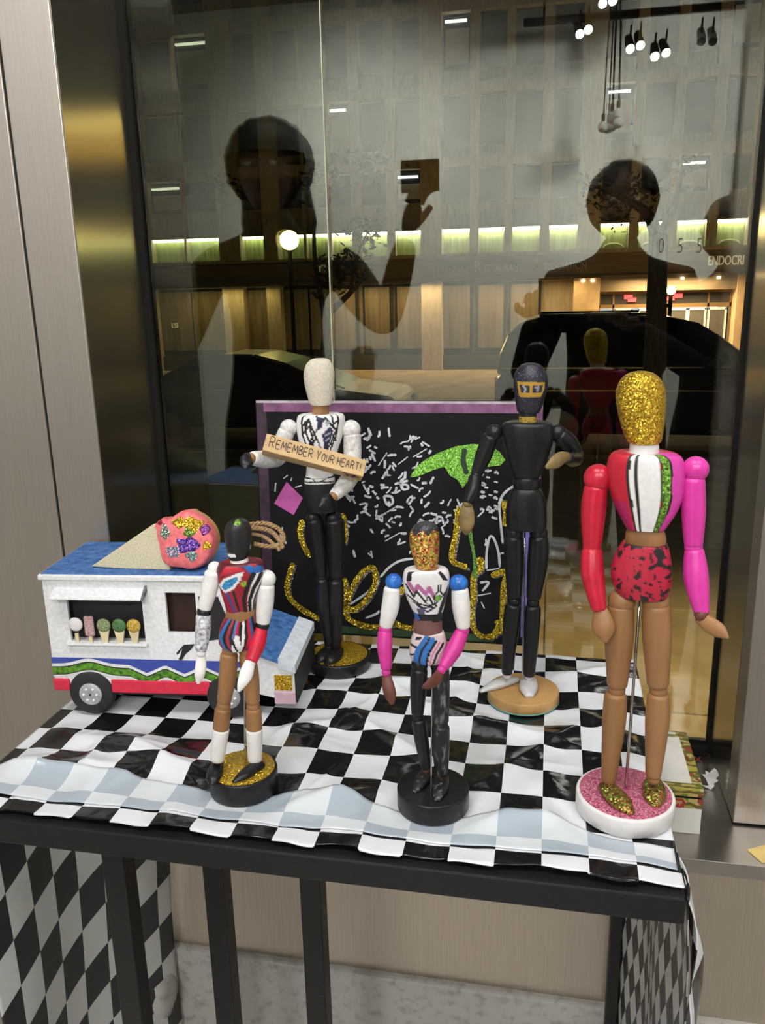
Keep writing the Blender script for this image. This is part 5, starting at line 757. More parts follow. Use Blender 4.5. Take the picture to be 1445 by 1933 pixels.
# serving hatch: awning, shelf, five treats
aw = MB(); aw.prism([(0, .157), (-.016, .1495), (-.016, .1475), (0, .153)], -.026, .079, 'yz'); aw.build('awning', M_tw, tr, bevel=.0006)
MB().prism([(-.0165, .1475), (0, .153), (0, .160), (-.006, .156)], .079, .0815, 'yz').build('awning_end', mat('smudged_grey', (.10, .11, .11), .7, 0, .5, 200), tr)
MB().box(-.018, .077, -.006, .012, .0885, .0915).build('serving_shelf', M_tw, tr, bevel=.0006)
M_wafer = mat('wafer_paint', (.66, .56, .34), .6)
def treat(kind, x, topm):
    if kind == 'cone':
        c = MB(); c.prism([(x - .0022, .0915), (x + .0022, .0915), (x + .0048, .1035), (x - .0048, .1035)], -.0036, -.0012); a = c.build('treat_cone', M_wafer, tr)
        MB().lathe([(.0030, -.0042), (.0062, -.0036), (.0066, -.0024), (.0062, -.0010), (.003, -.0006)], 20, (x, 0, .1078), 'y').build('scoop', topm, a, True)
    else:
        c = MB(); c.box(x - .0016, x + .0016, -.0032, -.0014, .0915, .100); a = c.build('treat_stick', M_wafer, tr)
        if kind == 'pop': MB().box(x - .0046, x + .0046, -.0042, -.0008, .0975, .1165).build('popsicle', topm, a, bevel=.0028)
        else: MB().lathe([(.003, -.0042), (.0062, -.0036), (.0066, -.0024), (.0062, -.0010), (.003, -.0006)], 20, (x, 0, .1085), 'y').build('scoop', topm, a, True)
def treat_big(*a):
    old = set(bpy.data.objects); treat(*a)
    x = a[1]; S = Matrix.Translation((x, -.0024, .0915)) @ Matrix.Diagonal((1.25, 1.0, 1.28, 1)) @ Matrix.Translation((-x, .0024, -.0915))
    for o_ in set(bpy.data.objects) - old: o_.data.transform(S)
treat_big('scoop', -.0055, M_white); treat_big('pop', .0105, mat('pale_pink_speckle', (.70, .52, .54), .6, 0, .1, 500, c2=(.30, .12, .12)))
treat_big('cone', .0275, mat('mint_chip', (.04, .12, .015), .5, 0, .5, 700, .5, c2=(.45, .5, .25))); treat_big('cone', .0455, mat('mint_paint', (.03, .11, .03), .5, 0, .4, 500, .4, c2=(.12, .25, .08))); treat_big('cone', .0625, mat('caramel_chip', (.40, .22, .01), .5, 0, .5, 600, .4, c2=(.70, .48, .08)))
# trim bands: each a relief strip on the near wall
def band(top, bot, name, m, proud, x0=-.0405, x1=.200, n=60):
    poly = []
    for i in range(n + 1):
        x = x0 + (x1 - x0) * i / n; poly.append((x, top(x)))
    for i in range(n, -1, -1):
        x = x0 + (x1 - x0) * i / n; poly.append((x, bot(x)))
    mb = MB(); N_ = n + 1
    for y in (0., -proud):
        for a, b in poly: mb.v.append((a, y, b))
    k = len(poly)
    for i in range(n):
        mb.f.append((k + i, k + i + 1, k + 2 * N_ - 2 - i, k + 2 * N_ - 1 - i))
        mb.f.append((i, i + 1, k + i + 1, k + i)); mb.f.append((2 * N_ - 1 - i, 2 * N_ - 2 - i, k + 2 * N_ - 2 - i, k + 2 * N_ - 1 - i))
    return mb.build(name, m, tr)
def wave(x):
    if x < .05: return .0555 + .007 * math.exp(-((x - .004) / .02) ** 2)
    ph = (x - .05) / .022; tri = abs((ph % 2) - 1); return .0562 - .0105 * (1 - tri)
band(lambda x: .0708 - .004 * x, lambda x: wave(x) + .008, 'blue_band', M_tn, .0006)
band(lambda x: wave(x) + .0075, lambda x: wave(x) - .0085, 'white_band', M_tw, .0009)
band(lambda x: wave(x) + .0042, lambda x: wave(x) - .0062, 'green_wave_outline', M_tk, .0011)
band(lambda x: wave(x) + .0030, lambda x: wave(x) - .0050, 'green_wave', M_tg, .0016)
MB().box(-.0415, -.022, -.003, .003, .030, .0445).build('red_skirt', M_tr, tr, bevel=.002)
MB().box(.028, .145, -.002, .003, .0285, .0445).build('red_skirt', M_tr, tr, bevel=.001)
MB().box(.028, .200, .004, TD - .004, .024, .0300).build('chassis', M_tk, tr)
pn = MB(); poly_slab(pn, [(.109, .080), (.118, .0895), (.131, .0905), (.126, .084), (.120, .079), (.114, .0705), (.108, .0725)], 0, .0007)
pg = pn.build('painted_bird', M_tk, tr); pg.rotation_euler = (PI / 2, 0, 0)
pn = MB(); poly_slab(pn, [(.107, .0765), (.112, .079), (.116, .085), (.113, .076), (.110, .0705), (.105, .073)], .0007, .0011); pw = pn.build('bird_belly', M_tw, tr); pw.rotation_euler = (PI / 2, 0, 0)
M_tyre = mat('toy_tyre', (.014, .014, .014), .7, 0, .25, 200, .3); M_hub = mat('hub_silver', (.48, .50, .52), .45, .5, .15, 200)
for wx in (.003, .1667):
    for wy in (-.004, TD - .008):
        w = MB().lathe([(.008, .001), (.021, .0), (.0255, .0015), (.027, .004), (.027, .010), (.0255, .012), (.01, .012)], 44, (wx, wy, .027), 'y').build('wheel', M_tyre, tr, True, auto=40)
        yy = wy - .0015 if wy < .05 else wy + .0115
        h = MB().lathe([(.002, .0), (.011, .0), (.0135, .0012), (.0138, .003)], 32, (wx, yy, .027), 'y').build('hub_cap', M_hub, w, True, auto=40)
        if wy < .05:
            for a in range(6): MB().ball((wx + .0078 * math.cos(a * PI / 3), yy - .0004, .027 + .0078 * math.sin(a * PI / 3)), .0016, 10, 6).build('wheel_nut', M_white, w, True)
            MB().ball((wx, yy - .0002, .027), .0014, 10, 6).build('axle_end', M_tk, w, True)

# ================================================================== ice cream cut-out on the truck roof
ic = empty('ice_cream_cutout', (-.424, .813, 1.0739), math.radians(2), 'large cut-out ice cream cone with a coral pink scoop on the truck roof', 'ornament')
ic.rotation_euler = (math.radians(-10), 0, math.radians(2))
cp = MB(); cp.prism([(-.083, .0012), (-.006, .052), (.010, .050), (.012, .0), (-.05, .0)], .0, .016)
cone = cp.build('cone', mat('sandy_cone_paint', (.58, .52, .34), .85, 0, .12, 500, .6, c2=(.68, .62, .44)), ic, bevel=.001)
ring = []
for j in range(72):
    a = 2 * PI * j / 72; r = .0328 + .0022 * math.sin(5 * a + .6) * (1 if math.cos(a) < .2 else .15) + (.004 if 2.3 < a < 2.75 else 0)
    ring.append((.031 + r * math.cos(a), .0335 + r * 1.0 * math.sin(a)))
ring = [(x, max(.0003, z)) for x, z in ring]
sb = MB(); sb.rings([[(.031 + (x - .031) * s, y, .036 + (z - .036) * s) for x, z in ring] for s, y in ((1, .012), (1, .001), (.975, -.003), (.92, -.0055), (.6, -.0068), (.3, -.0072), (.05, -.0073))])
scoop = sb.build('scoop', mat('coral_paint', (.78, .13, .15), .5, 0, .12, 160, .5, c2=(.85, .22, .22)), ic, True, auto=50)
MB().prism([(.031 + (x - .031) * .985, .036 + (z - .036) * .985) for x, z in ring], .012, .022).build('backing', M_tan, ic)
for (x, z, r, m, sx) in ((.042, .0525, .0105, M_gglit, 1.1), (.027, .0545, .0075, M_gglit, 1.0), (.005, .053, .005, glitter('ruby_glitter', (.15, .005, .02), (.5, .05, .1), 1100), .7), (.010, .044, .010, glitter('silver_green_glitter', (.10, .14, .10), (.5, .55, .48), 1100), .6),
                         (.036, .030, .011, glitter('violet_glitter', (.04, .01, .16), (.25, .12, .5), 1100), 1.2), (.056, .047, .007, glitter('purple_red_glitter', (.18, .01, .06), (.3, .12, .45), 1100), .8), (.038, .044, .0065, M_greenglit, 1.0),
                         (.020, .022, .009, glitter('grey_violet_glitter', (.12, .12, .2), (.5, .45, .55), 1100), .9), (.041, .018, .007, glitter('teal_glitter', (.08, .16, .15), (.4, .5, .48), 1100), 1.0), (.058, .030, .006, M_gglit, .8)):
    n_ = 18; pts = []
    rr = math.hypot(x - .031, z - .036) / .035; yy = -.0072 + .0010 * rr + (.002 * max(0, rr - .75) / .2)
    top = [(x + r * sx * (1 + .22 * math.sin(3 * a + x * 900)) * math.cos(a), yy, z + r * (1 + .22 * math.cos(4 * a + z * 700)) * math.sin(a) * .8) for a in [2 * PI * i / n_ for i in range(n_)]]
    MB().rings([[(p[0], yy + .003, p[2]) for p in top], [(p[0], yy - .0004, p[2]) for p in top], [(x + (p[0] - x) * .7, yy - .001, z + (p[2] - z) * .7) for p in top]]).build('glitter_patch', m, scoop)

# ================================================================== cigar box on the sill
cb = empty('cigar_box', (.158, .955, .75), 0, 'white cardboard cigar box with ornate green and red border on the steel sill', 'box')
def ornate(name):
    m, nt, b = _new(name)
    v = N(nt, 'ShaderNodeTexVoronoi'); v.inputs['Scale'].default_value = 130.; nt.links.new(coords(nt), v.inputs[0])
    r = N(nt, 'ShaderNodeValToRGB'); r.color_ramp.interpolation = 'CONSTANT'
    cols = [(.42, .34, .06), (.16, .20, .03), (.48, .40, .12), (.30, .05, .03), (.36, .36, .05), (.50, .44, .2)]
    for i, c in enumerate(cols):
        e = r.color_ramp.elements[0] if i == 0 else r.color_ramp.elements.new(i / 6)
        e.position = i / 6; e.color = c + (1,)
    s = N(nt, 'ShaderNodeSeparateColor'); nt.links.new(v.outputs['Color'], s.inputs[0]); nt.links.new(s.outputs[0], r.inputs[0])
    w = N(nt, 'ShaderNodeTexWave'); w.wave_type = 'RINGS'; w.inputs['Scale'].default_value = 60.; w.inputs['Distortion'].default_value = 6.; nt.links.new(coords(nt), w.inputs[0])
    mx = N(nt, 'ShaderNodeMix', data_type='RGBA'); mx.inputs[7].default_value = (.14, .10, .02, 1); nt.links.new(r.outputs[0], mx.inputs[6])
    g = N(nt, 'ShaderNodeMath', operation='GREATER_THAN'); g.inputs[1].default_value = .72; nt.links.new(w.outputs['Fac'], g.inputs[0]); nt.links.new(g.outputs[0], mx.inputs[0]); nt.links.new(mx.outputs[2], b.inputs['Base Color'])
    b.inputs['Roughness'].default_value = .45
    return m
M_orn = ornate('ornate_label'); M_card = mat('white_card', (.80, .77, .70), .55, 0, .04)
bx0, bx1, by0, by1 = -.032, .029, -.066, .066
MB().box(bx0, bx1, by0, by1, 0, .046).build('box_body', M_card, cb, bevel=.0008)
MB().box(bx0 - .0004, bx1 + .0004, by0 - .0004, by1 + .0004, .034, .046).build('label_band', M_orn, cb)
lid = MB().box(bx0 - .0006, bx1 + .0006, by0, by1, .0485, .059).build('lid', M_orn, cb, bevel=.0008)
MB().box(bx0 + .001, bx1 - .011, by0 + .012, by1 - .016, .059, .0594).build('lid_panel', M_card, lid)
MB().box(bx0 + .001, bx1 - .014, by1 - .009, by1 - .004, .059, .0595).build('lid_panel', M_card, lid)
MB().box(bx0 + .002, bx1 - .001, by0 + .002, by1, .046, .0485).build('lid_gap', M_tk, cb)
md_ = MB().lathe([(.0002, 0), (.0062, 0), (.0062, -.0006), (.0002, -.0007)], 28, (.004, by0 - .0004, .040), 'y').build('label_medallion', mat('label_red', (.42, .03, .03), .5), cb)
md_.scale = (1, 1, 1)
text_mesh('label_letters', 'PP', .0085, mat('label_cream', (.75, .62, .25), .5), cb, (-.0012, by0 - .0012, .0370), (PI / 2, 0, 0), .0001, .9)
tl = text_mesh('label_letters', 'UX', .016, mat('label_dark_red', (.22, .03, .02), .5), cb, (bx1 - .0095, by0 + .060, .0596), (0, 0, 0), .0001, .8)

# ================================================================== scraps on the sill
lf = MB()
lp = [(0, 0), (.004, .006), (.003, .010), (.009, .016), (.005, .019), (.009, .026), (.006, .034), (.002, .038), (-.002, .032), (-.004, .027), (-.010, .030), (-.009, .023), (-.014, .022), (-.009, .016), (-.006, .010), (-.004, .005), (-.013, .0035), (-.006, .0015)]
lf.prism(lp, 0, .0008)
lfo = lf.build('paper_leaf', mat('white_tissue', (.78, .77, .74), .7), None)
for v in lfo.data.vertices: v.co.y += .0015 * math.sin(v.co.z * 120)
lfo.scale = (.85, 1, .85); lfo.rotation_euler = (0, 0, -.2); lfo.location = (.2160, .985, .7503); tag(lfo, 'small torn white paper leaf standing on the steel sill', 'paper scrap')
yn = MB().box(0, .03, 0, .024, 0, .0006).build('sticky_note', mat('yellow_paper', (.85, .62, .22), .7)); yn.location = (.246, .848, .7502); yn.rotation_euler = (0, 0, .5); tag(yn, 'yellow paper scrap at the edge of the steel sill', 'paper scrap')

# ================================================================== the street outside
FY = 23.7
M_pave = mat('sidewalk_concrete', (.30, .27, .23), .8, 0, .25, 3.0, .3, c2=(.36, .33, .28))
M_road = mat('asphalt', (.045, .043, .04), .8, 0, .3, 6.0, .4)
sw = struct(MB().box(-30, 30, 1.1, 11.2, STREET - .3, STREET - .012).build('sidewalk_near', M_pave))
mesh_slab = None
random.seed(11)
for i in range(-5, 5):
    for j in range(5):
        x0 = i * 1.5; y0 = 1.2 + j * 1.5
        if mesh_slab is None:
            q = MB().box(.012, 1.488, .012, 1.488, 0, .035).build('paving_slab', M_pave, sw, bevel=.008); mesh_slab = q.data
        else:
            q = bpy.data.objects.new('paving_slab', mesh_slab); COL.objects.link(q); q.parent = sw
            md = q.modifiers.new('bevel', 'BEVEL'); md.width = .008; md.segments = 1; md.limit_method = 'ANGLE'
        q.location = (x0, y0, STREET - .032 + .003 * random.random())
struct(MB().box(-30, 30, 11.2, 11.4, STREET - .3, STREET).build('trim_7', M_conc))
struct(MB().box(-60, 60, 11.4, 17.0, STREET - .4, STREET - .14).build('road', M_road))
struct(MB().box(-60, 60, 17.0, 17.2, STREET - .3, STREET).build('trim_8', M_conc))
struct(MB().box(-60, 60, 17.2, 25.5, STREET - .3, STREET - .002).build('sidewalk_far', mat('far_sidewalk', (.38, .30, .20), .8, 0, .2, 2.0)))

# ------------------------------------------------------------------ office building across the street
bd = empty('office_building', (0, FY, STREET), 0, 'stone office building across the street with a row of green lit windows', 'building')
def B(mb, name, m, parent=None, bevel=0.):
    o = mb.build(name, m, parent or bd, bevel=bevel)
    o.data.transform(Matrix.Translation((0, -FY, -STREET))); return o
M_stone = mat('limestone', (.42, .36, .28), .8, 0, .16, 4.0, .2, stretch=(4, 4, .6))
M_pier = mat('limestone_pier', (.50, .43, .33), .8, 0, .14, 4.0, .2, stretch=(4, 4, .6))
M_frieze = mat('dark_stone', (.17, .13, .09), .7, 0, .2, 3.0, .1, stretch=(.6, 3, 6))
M_dkglass = mat('dark_office_glass', (.05, .055, .06), .12, 0, .2, 2.0)
M_blind = mat('green_blind', (.38, .42, .19), .7, 0, .3, 3.0, stretch=(6, 6, .5))
M_bar = emission('fluorescent_tube', (.96, 1.0, .74), 11.0)
M_base = mat('granite_base', (.05, .045, .04), .6, 0, .3, 10)
B(MB().box(-26, .55, FY + .55, FY + 1.2, STREET, 14), 'wall', M_stone); B(MB().box(5.4, 30, FY + .55, FY + 1.2, STREET, 14), 'wall', M_stone); B(MB().box(.55, 5.4, FY + .55, FY + 1.2, 1.7, 14), 'wall', M_stone)
B(MB().box(-26, .55, FY + .30, FY + .55, STREET, STREET + .42), 'stone_base', M_base); B(MB().box(5.4, 30, FY + .30, FY + .55, STREET, STREET + .42), 'stone_base', M_base)
B(MB().box(-5.2, 30, FY + .1, FY + .56, 1.68, 2.26), 'frieze', M_frieze); B(MB().box(-26, -5.2, FY + .15, FY + .56, 1.68, 2.2), 'frieze', M_frieze)
B(MB().box(-26, 30, FY + .02, FY + .56, 2.26, 2.34), 'cornice', M_stone); B(MB().box(-26, 30, FY + .06, FY + .56, 1.60, 1.68), 'cornice', M_frieze)
wins = [(-11.70, -10.70), (-10.62, -9.56), (-8.88, -8.20), (-7.75, -7.05), (-6.94, -6.25), (-6.22, -5.63), (-5.30, -4.62), (-4.35, -3.64), (-3.03, -2.31), (-2.03, -1.37), (-1.12, -.41), (-.13, .58), (1.20, 1.91), (2.19, 2.90), (3.16, 3.86), (4.16, 4.85)]
x = 5.9
while x < 27: wins.append((x, x + .7)); x += .98 + (.45 if len(wins) % 3 == 0 else 0)
x = -13.0
while x > -24: wins.append((x - .7, x)); x -= 1.0
wins.sort()
for k, (a, b) in enumerate(wins):          # lit mezzanine row
    w = B(MB().box(a - .05, b + .05, FY + .50, FY + .56, 2.34, 3.08), 'window', mat('window_frame_stone', (.46, .42, .28), .7))
    B(MB().box(a, b, FY + .47, FY + .505, 2.38, 3.02), 'blind', M_blind, w)
    B(MB().box(a - .02, b + .02, FY + .30, FY + .42, 2.93, 3.0), 'light_tube', M_bar, w)
    B(MB().box(a - .05, b + .05, FY + .22, FY + .56, 3.005, 3.06), 'added_tube_shield', M_frieze, w)  # added shield, keeps the tube light off the facade above
    if 1.0 < a < 4.5:                      # arched lunette bottom seen behind the blind
        pts = [(a + (b - a) * .5 + .26 * math.cos(t), FY + .46, 2.40 + .10 * math.sin(t)) for t in np.linspace(0, PI, 12)]
        B(MB().tube(pts, .02, 6), 'arch', mat('arch_cream', (.7, .66, .5), .7), w)
edges = [(wins[i][1], wins[i + 1][0]) for i in range(len(wins) - 1)]
for a, b in edges:
    wide = b - a > .35
    c = (a + b) / 2; hw = max(.03, (b - a) / 2 - .015)
    B(MB().box(c - hw, c + hw, FY + (.05 if wide else .22), FY + .56, 2.34, 12.5), 'pier', M_pier)
    if wide and not (.55 < c < 5.4): B(MB().box(c - hw, c + hw, FY + .05, FY + .56, STREET, 1.62), 'pier', M_pier)
for (zb, zt) in ((3.75, 4.55), (5.15, 6.35), (7.05, 8.3), (9.2, 10.4)):
    B(MB().box(-26, 30, FY + .2, FY + .56, zt + .05, zt + .32), 'spandrel', M_stone)
    for k, (a, b) in enumerate(wins):
        if b < -14 or a > 16: continue
        w = B(MB().box(a, b, FY + .44, FY + .56, zb, zt), 'window', M_dkglass)
        if a > 7.5 and zb == 5.15:
            B(MB().box(a + .02, b - .02, FY + .40, FY + .45, zb + .15, zt - .05), 'lit_blind', mat('warm_lit_window', (.8, .5, .2), .7, emit=(1.0, .58, .16), emits=3.5), w)
            B(MB().box(a, b, FY + .36, FY + .42, zt - .05, zt + .03), 'light_tube', emission('warm_tube', (1.0, .8, .45), 24.0), w)
        if (zb, k % 7) in ((5.15, 2), (7.05, 5), (3.75, 4)):
            B(MB().box(a + .05, b - .1, FY + .36, FY + .43, zt - .16, zt - .10), 'light_tube', emission('cool_tube', (.95, .97, 1.0), 1.6), w)
            B(MB().box(a + .05, b - .05, FY + .43, FY + .445, zb + .1, zt - .3), 'blind', mat('pale_blind', (.55, .53, .48), .7), w)
for k in range(len(wins)):                 # tall ground floor bays left of the entrance
    a, b = wins[k]
    if b > .3 or a < -14: continue
    w = B(MB().box(a - .1, b + .1, FY + .40, FY + .56, STREET + .45, 1.58), 'window', M_dkglass)
    B(MB().box(a - .02, b + .02, FY + .36, FY + .41, STREET + .6, 1.5), 'pane', mat('curtained_glass', (.20, .17, .12), .35, 0, .3, 2.0, stretch=(5, 5, .4)), w)
# entrance
en = B(MB().box(.55, 1.24, FY + .02, FY + .7, STREET, 1.62), 'entrance_column', mat('warm_stone', (.62, .45, .28), .75, 0, .12, 5))
B(MB().box(4.72, 5.40, FY + .02, FY + .7, STREET, 1.62), 'entrance_column', MATS['warm_stone'])
B(MB().box(1.24, 4.72, FY + .1, FY + 2.6, 1.25, 1.62), 'entrance_soffit', M_frieze)
B(MB().box(1.24, 4.72, FY + 2.5, FY + 2.6, STREET, 1.3), 'lobby_glow_wall', mat('lobby_glow_wall', (.62, .62, .60), .7, 0, .05, emit=(.9, .95, 1.0), emits=.8))  # glow put into the wall stands in for the lobby's lighting
M_frame = mat('bronze_frame', (.28, .18, .08), .4, .6, .1)
ef = B(MB().box(1.24, 4.72, FY + .55, FY + .62, .80, .90).box(1.24, 4.72, FY + .55, FY + .62, 1.18, 1.25), 'entrance_frame', M_frame)
B(MB().box(1.24, 4.72, FY + .58, FY + .60, .90, 1.18), 'transom_pane', mat('transom_glass', (.045, .045, .05), .2), ef)
for xx in (1.24, 1.62, 2.95, 3.05, 4.1, 4.66): B(MB().box(xx, xx + .05, FY + .55, FY + .62, STREET, 1.2), 'mullion', M_frame, ef)
M_white_fr = mat('pale_metal_frame', (.62, .66, .70), .4, .1, .1, emit=(.8, .9, 1.0), emits=.10)
for a in (1.68, 2.30, 3.12, 3.60, 4.12):
    d = B(MB().box(a, a + .05, FY + .5, FY + .56, STREET, .78).box(a + .43, a + .48, FY + .5, FY + .56, STREET, .78).box(a, a + .48, FY + .5, FY + .56, .72, .79), 'door_leaf', M_white_fr)
    B(MB().box(a + .05, a + .43, FY + .52, FY + .54, STREET, .72), 'pane', mat('door_glass', (.10, .10, .10), .15), d)
M_exit = emission('exit_red', (1.0, .05, .06), 3.0)
for (xx, zz) in ((1.92, 1.10), (2.02, 1.02), (3.22, 1.11), (3.02, 1.04)): B(MB().box(xx, xx + .22, FY + .50, FY + .57, zz - .06, zz + .05), 'exit_sign', M_exit)
for xx in (.75, 1.0, 2.6, 3.3, 4.2): B(MB().box(xx, xx + .08, FY - .02, FY + .06, 1.52, 1.58), 'soffit_lamp', emission('warm_lamp', (1.0, .8, .5), 8.0))
B(MB().box(4.98, 5.06, FY - .01, FY + .02, -.30, -.05), 'wall_keypad', M_base)
M_let = mat('cream_letters', (.72, .64, .50), .5, 0, .05, emit=(1.0, .85, .6), emits=.25)
M_let2 = mat('grey_letters', (.42, .39, .33), .5)
def sign(txt, size, m, x, z, sx, dep=.03, y=-.05):
    o = text_mesh('sign_lettering', txt, size, m, bd, (x, .1 + y, z - STREET), (PI / 2, 0, 0), dep, sx); return o
sign('ENDOCRI', .34, M_let, 3.94, 1.86, .60)
sign('YT', .26, M_let, -6.62, 1.97, 1.0)
for txt, size, xx in (('N', .27, -3.27), ('ATIONAL', .22, -3.05), ('R', .42, -2.14), ('ESTAURANT', .24, -1.87), ('A', .44, -.58), ('SSOCIATION', .25, -.26)):
    sign(txt, size, M_let2, xx, 1.86, .78)
sign('LSI', .22, M_let, -11.35, .45, .8, .02, .2)
# warm light under the entrance soffit; the far pavement gets added fill
area_light('entrance_soffit_light', (3.0, FY - .5, 1.5), (3.0, FY - .2, STREET), 2.2, 260, (1.0, .68, .36), .5)

for _x in (-9.5, -4.5, -.8, 8.0):      # added warm fill for the ground floor, no fixture under the ledge
    area_light('added_warm_fill', (_x, FY - .35, 1.58), (_x, FY - .45, STREET), 3.2, 56, (1.0, .68, .34), .3)

def street_lamp(x, y, h, r, power, label):
    t = empty('street_lamp', (x, y, STREET), 0, label, 'street lamp')
    MB().lathe([(.12, 0), (.12, .3), (.06, .4), (.045, .8), (.045, h - r * 1.2), (.09, h - r)], 16).build('post', M_gasket, t, True)
    MB().ball((0, 0, h), r, 20, 14).build('globe', emission('sodium_globe', (1.0, .72, .22), 26.0), t, True)
    point_light('street_lamp_light', (x, y - r * 1.6, STREET + h), power, (1.0, .66, .30), r)
street_lamp(-5.49, 17.0 + .6, 3.3, .20, 90, 'glowing yellow globe street lamp in front of the lit window row')
street_lamp(2.59, 20.0, 2.1, .10, 60, 'small globe lamp beside the entrance columns')
street_lamp(12.0, 17.8, 3.6, .2, 90, 'globe street lamp far to the right of the entrance')

# ------------------------------------------------------------------ vehicles
M_carblack = mat('black_car_paint', (.010, .010, .011), .3, 0, .1, 3.0, spec=.35, coat=.25)
M_carglass = mat('privacy_glass', (.008, .008, .009), .06, 0, .05)
M_tyre2 = mat('car_tyre', (.012, .012, .012), .8)
def vehicle(name, label, cat, loc, prof, belt, roof, win, width, wheels, paint, tail=True, flip=1):
    """prof: lower body side outline; belt/roof: greenhouse outline bottom and top; x forward"""
    t = empty(name, loc, 0, label, cat)
    if flip < 0: t.scale = (1, 1, 1); t.rotation_euler = (0, 0, PI)
    w = width / 2
    MB().prism(prof, -w, w).build('body', paint, t, bevel=.09)
    # greenhouse lofted inward to the roof
    R = []
    for (za, inset, outline) in ((0, .04, belt), (1, .22, roof)):
        R.append([(x, -w + inset, z) for x, z in outline] + [(x, w - inset, z) for x, z in reversed(outline)])
    MB().rings(R).build('roof_shell', paint, t, bevel=.06)
    for poly in win:
        for s in (-1, 1):
            mb = MB(); zb = min(p[1] for p in poly); zt = max(p[1] for p in belt + roof); z0 = belt[0][1]
            vs = []
            for off in (.0, .012):
                for x, z in poly:
                    f = (z - z0) / (zt - z0); vs.append((x, s * (w - .04 - .18 * f + off), z))
            k = len(poly); mb.v = vs; mb.f = [tuple(range(k)), tuple(k + i for i in range(k))] + [(i, (i + 1) % k, k + (i + 1) % k, k + i) for i in range(k)]
            mb.build('side_window', M_carglass, t)
    for wx, wr in wheels:
        for s in (-1, 1):
            y = s * (w - .10)
            wh = MB().lathe([(.1, -.12), (wr * .9, -.12), (wr, -.08), (wr, .08), (wr * .9, .12), (.1, .12)], 28, (wx, y, wr), 'y').build('wheel', M_tyre2, t, True, auto=40)
            MB().lathe([(.02, -.015), (wr * .62, -.01), (wr * .66, .01), (.02, .015)], 20, (wx, y + s * .125, wr), 'y').build('wheel_rim', mat('alloy', (.35, .35, .36), .3, .9), wh, True, auto=40)
    xs = [p[0] for p in prof]
    for s in (-1, 1):
        MB().ball((max(p[0] for p in belt) - .55, s * (w + .06), belt[0][1] + .10), .11, 14, 10, (1.0, .75, .75)).build('wing_mirror', paint, t, True)
        MB().box(min(xs) - .01, min(xs) + .06, s * (w - .22) - .1, s * (w - .22) + .1, belt[0][1] - .35, belt[0][1] - .08).build('tail_light', mat('tail_lens', (.20, .03, .02), .3, emit=(1, .25, .08), emits=.15 if tail is True else tail), t, bevel=.02)
        MB().box(max(xs) - .05, max(xs) + .01, s * (w - .3) - .16, s * (w - .3) + .16, belt[0][1] - .35, belt[0][1] - .2).build('headlight', mat('headlamp_lens', (.5, .5, .5), .2), t, bevel=.02)
    return t
suv = vehicle('parked_suv', 'large black SUV parked at the kerb outside the window', 'car', (-.78, 13.0, STREET - .14),
        [(0, .45), (0, 1.05), (.06, 1.20), (3.4, 1.24), (4.75, 1.12), (4.95, .9), (4.95, .45), (4.6, .3), (.2, .32)],
        [(.05, 1.20), (3.45, 1.22)], [(.50, 1.94), (2.60, 1.94)], [], 2.0, [(.95, .40), (3.95, .40)], M_carblack)
for o_ in [c for c in suv.children if c.name.startswith('roof_shell')]: bpy.data.objects.remove(o_)
# SUV greenhouse with a curved outline in several steps
def house(t, outline, w, paint, z0, z1, name='roof_shell'):
    mb = MB(); k = len(outline); vs = []
    for s in (-1, 1):
        for x, z in outline:
            f = max(0, (z - z0) / (z1 - z0)); vs.append((x, s * (w - .03 - .20 * f), z))
    mb.v = vs; mb.f = [tuple(range(k)), tuple(k + i for i in reversed(range(k)))] + [(i, k + i, k + (i + 1) % k, (i + 1) % k) for i in range(k)]
    return mb.build(name, paint, t, bevel=.05)
def pane(t, poly, w, z0, z1, name='side_window', m=None):
    for s in (-1, 1):
        mb = MB(); k = len(poly); vs = []
        for off in (-.02, .012):
            for x, z in poly:
                f = (z - z0) / (z1 - z0); vs.append((x, s * (w - .03 - .20 * f + off), z))
        mb.v = vs; mb.f = [tuple(range(k)), tuple(k + i for i in reversed(range(k)))] + [(i, k + i, k + (i + 1) % k, (i + 1) % k) for i in range(k)]
        mb.build(name, m or M_carglass, t)
house(suv, [(.02, 1.16), (.06, 1.45), (.16, 1.70), (.34, 1.88), (.62, 1.95), (1.5, 1.97), (2.35, 1.93), (2.75, 1.84), (3.05, 1.66), (3.42, 1.38), (3.55, 1.18)], 1.0, M_carblack, 1.2, 1.96)
pane(suv, [(.22, 1.30), (.30, 1.58), (.50, 1.78), (.86, 1.80), (.88, 1.28)], 1.0, 1.2, 1.96)
pane(suv, [(.96, 1.28), (.94, 1.80), (1.98, 1.80), (2.02, 1.28)], 1.0, 1.2, 1.96)
pane(suv, [(2.12, 1.28), (2.08, 1.80), (2.40, 1.79), (2.72, 1.70), (3.14, 1.42), (3.16, 1.32)], 1.0, 1.2, 1.96)
MB().box(.6, 2.1, -.70, -.67, 1.95, 1.985).build('roof_rail', M_carblack, suv, bevel=.01); MB().box(.6, 2.1, .67, .70, 1.95, 1.985).build('roof_rail', M_carblack, suv, bevel=.015)
M_trimc = mat('bright_trim', (.7, .7, .68), .2, 1.0)
for zz, x0, x1 in ((1.245, .1, 3.2), (.93, .25, 3.6)): MB().box(x0, x1, -1.012, -.99, zz, zz + .018).build('chrome_strip', M_trimc, suv)
sed = vehicle('parked_sedan', 'black sedan parked behind the cream headed mannequin', 'car', (-6.9, 13.2, STREET - .14),
        [(0, .4), (0, .80), (.15, .92), (3.6, .92), (4.55, .80), (4.7, .6), (4.65, .35), (.2, .25)],
        [(.5, .90), (3.5, .90)], [(1.2, 1.4), (2.4, 1.4)], [], 1.8, [(.9, .33), (3.8, .33)], M_carblack)
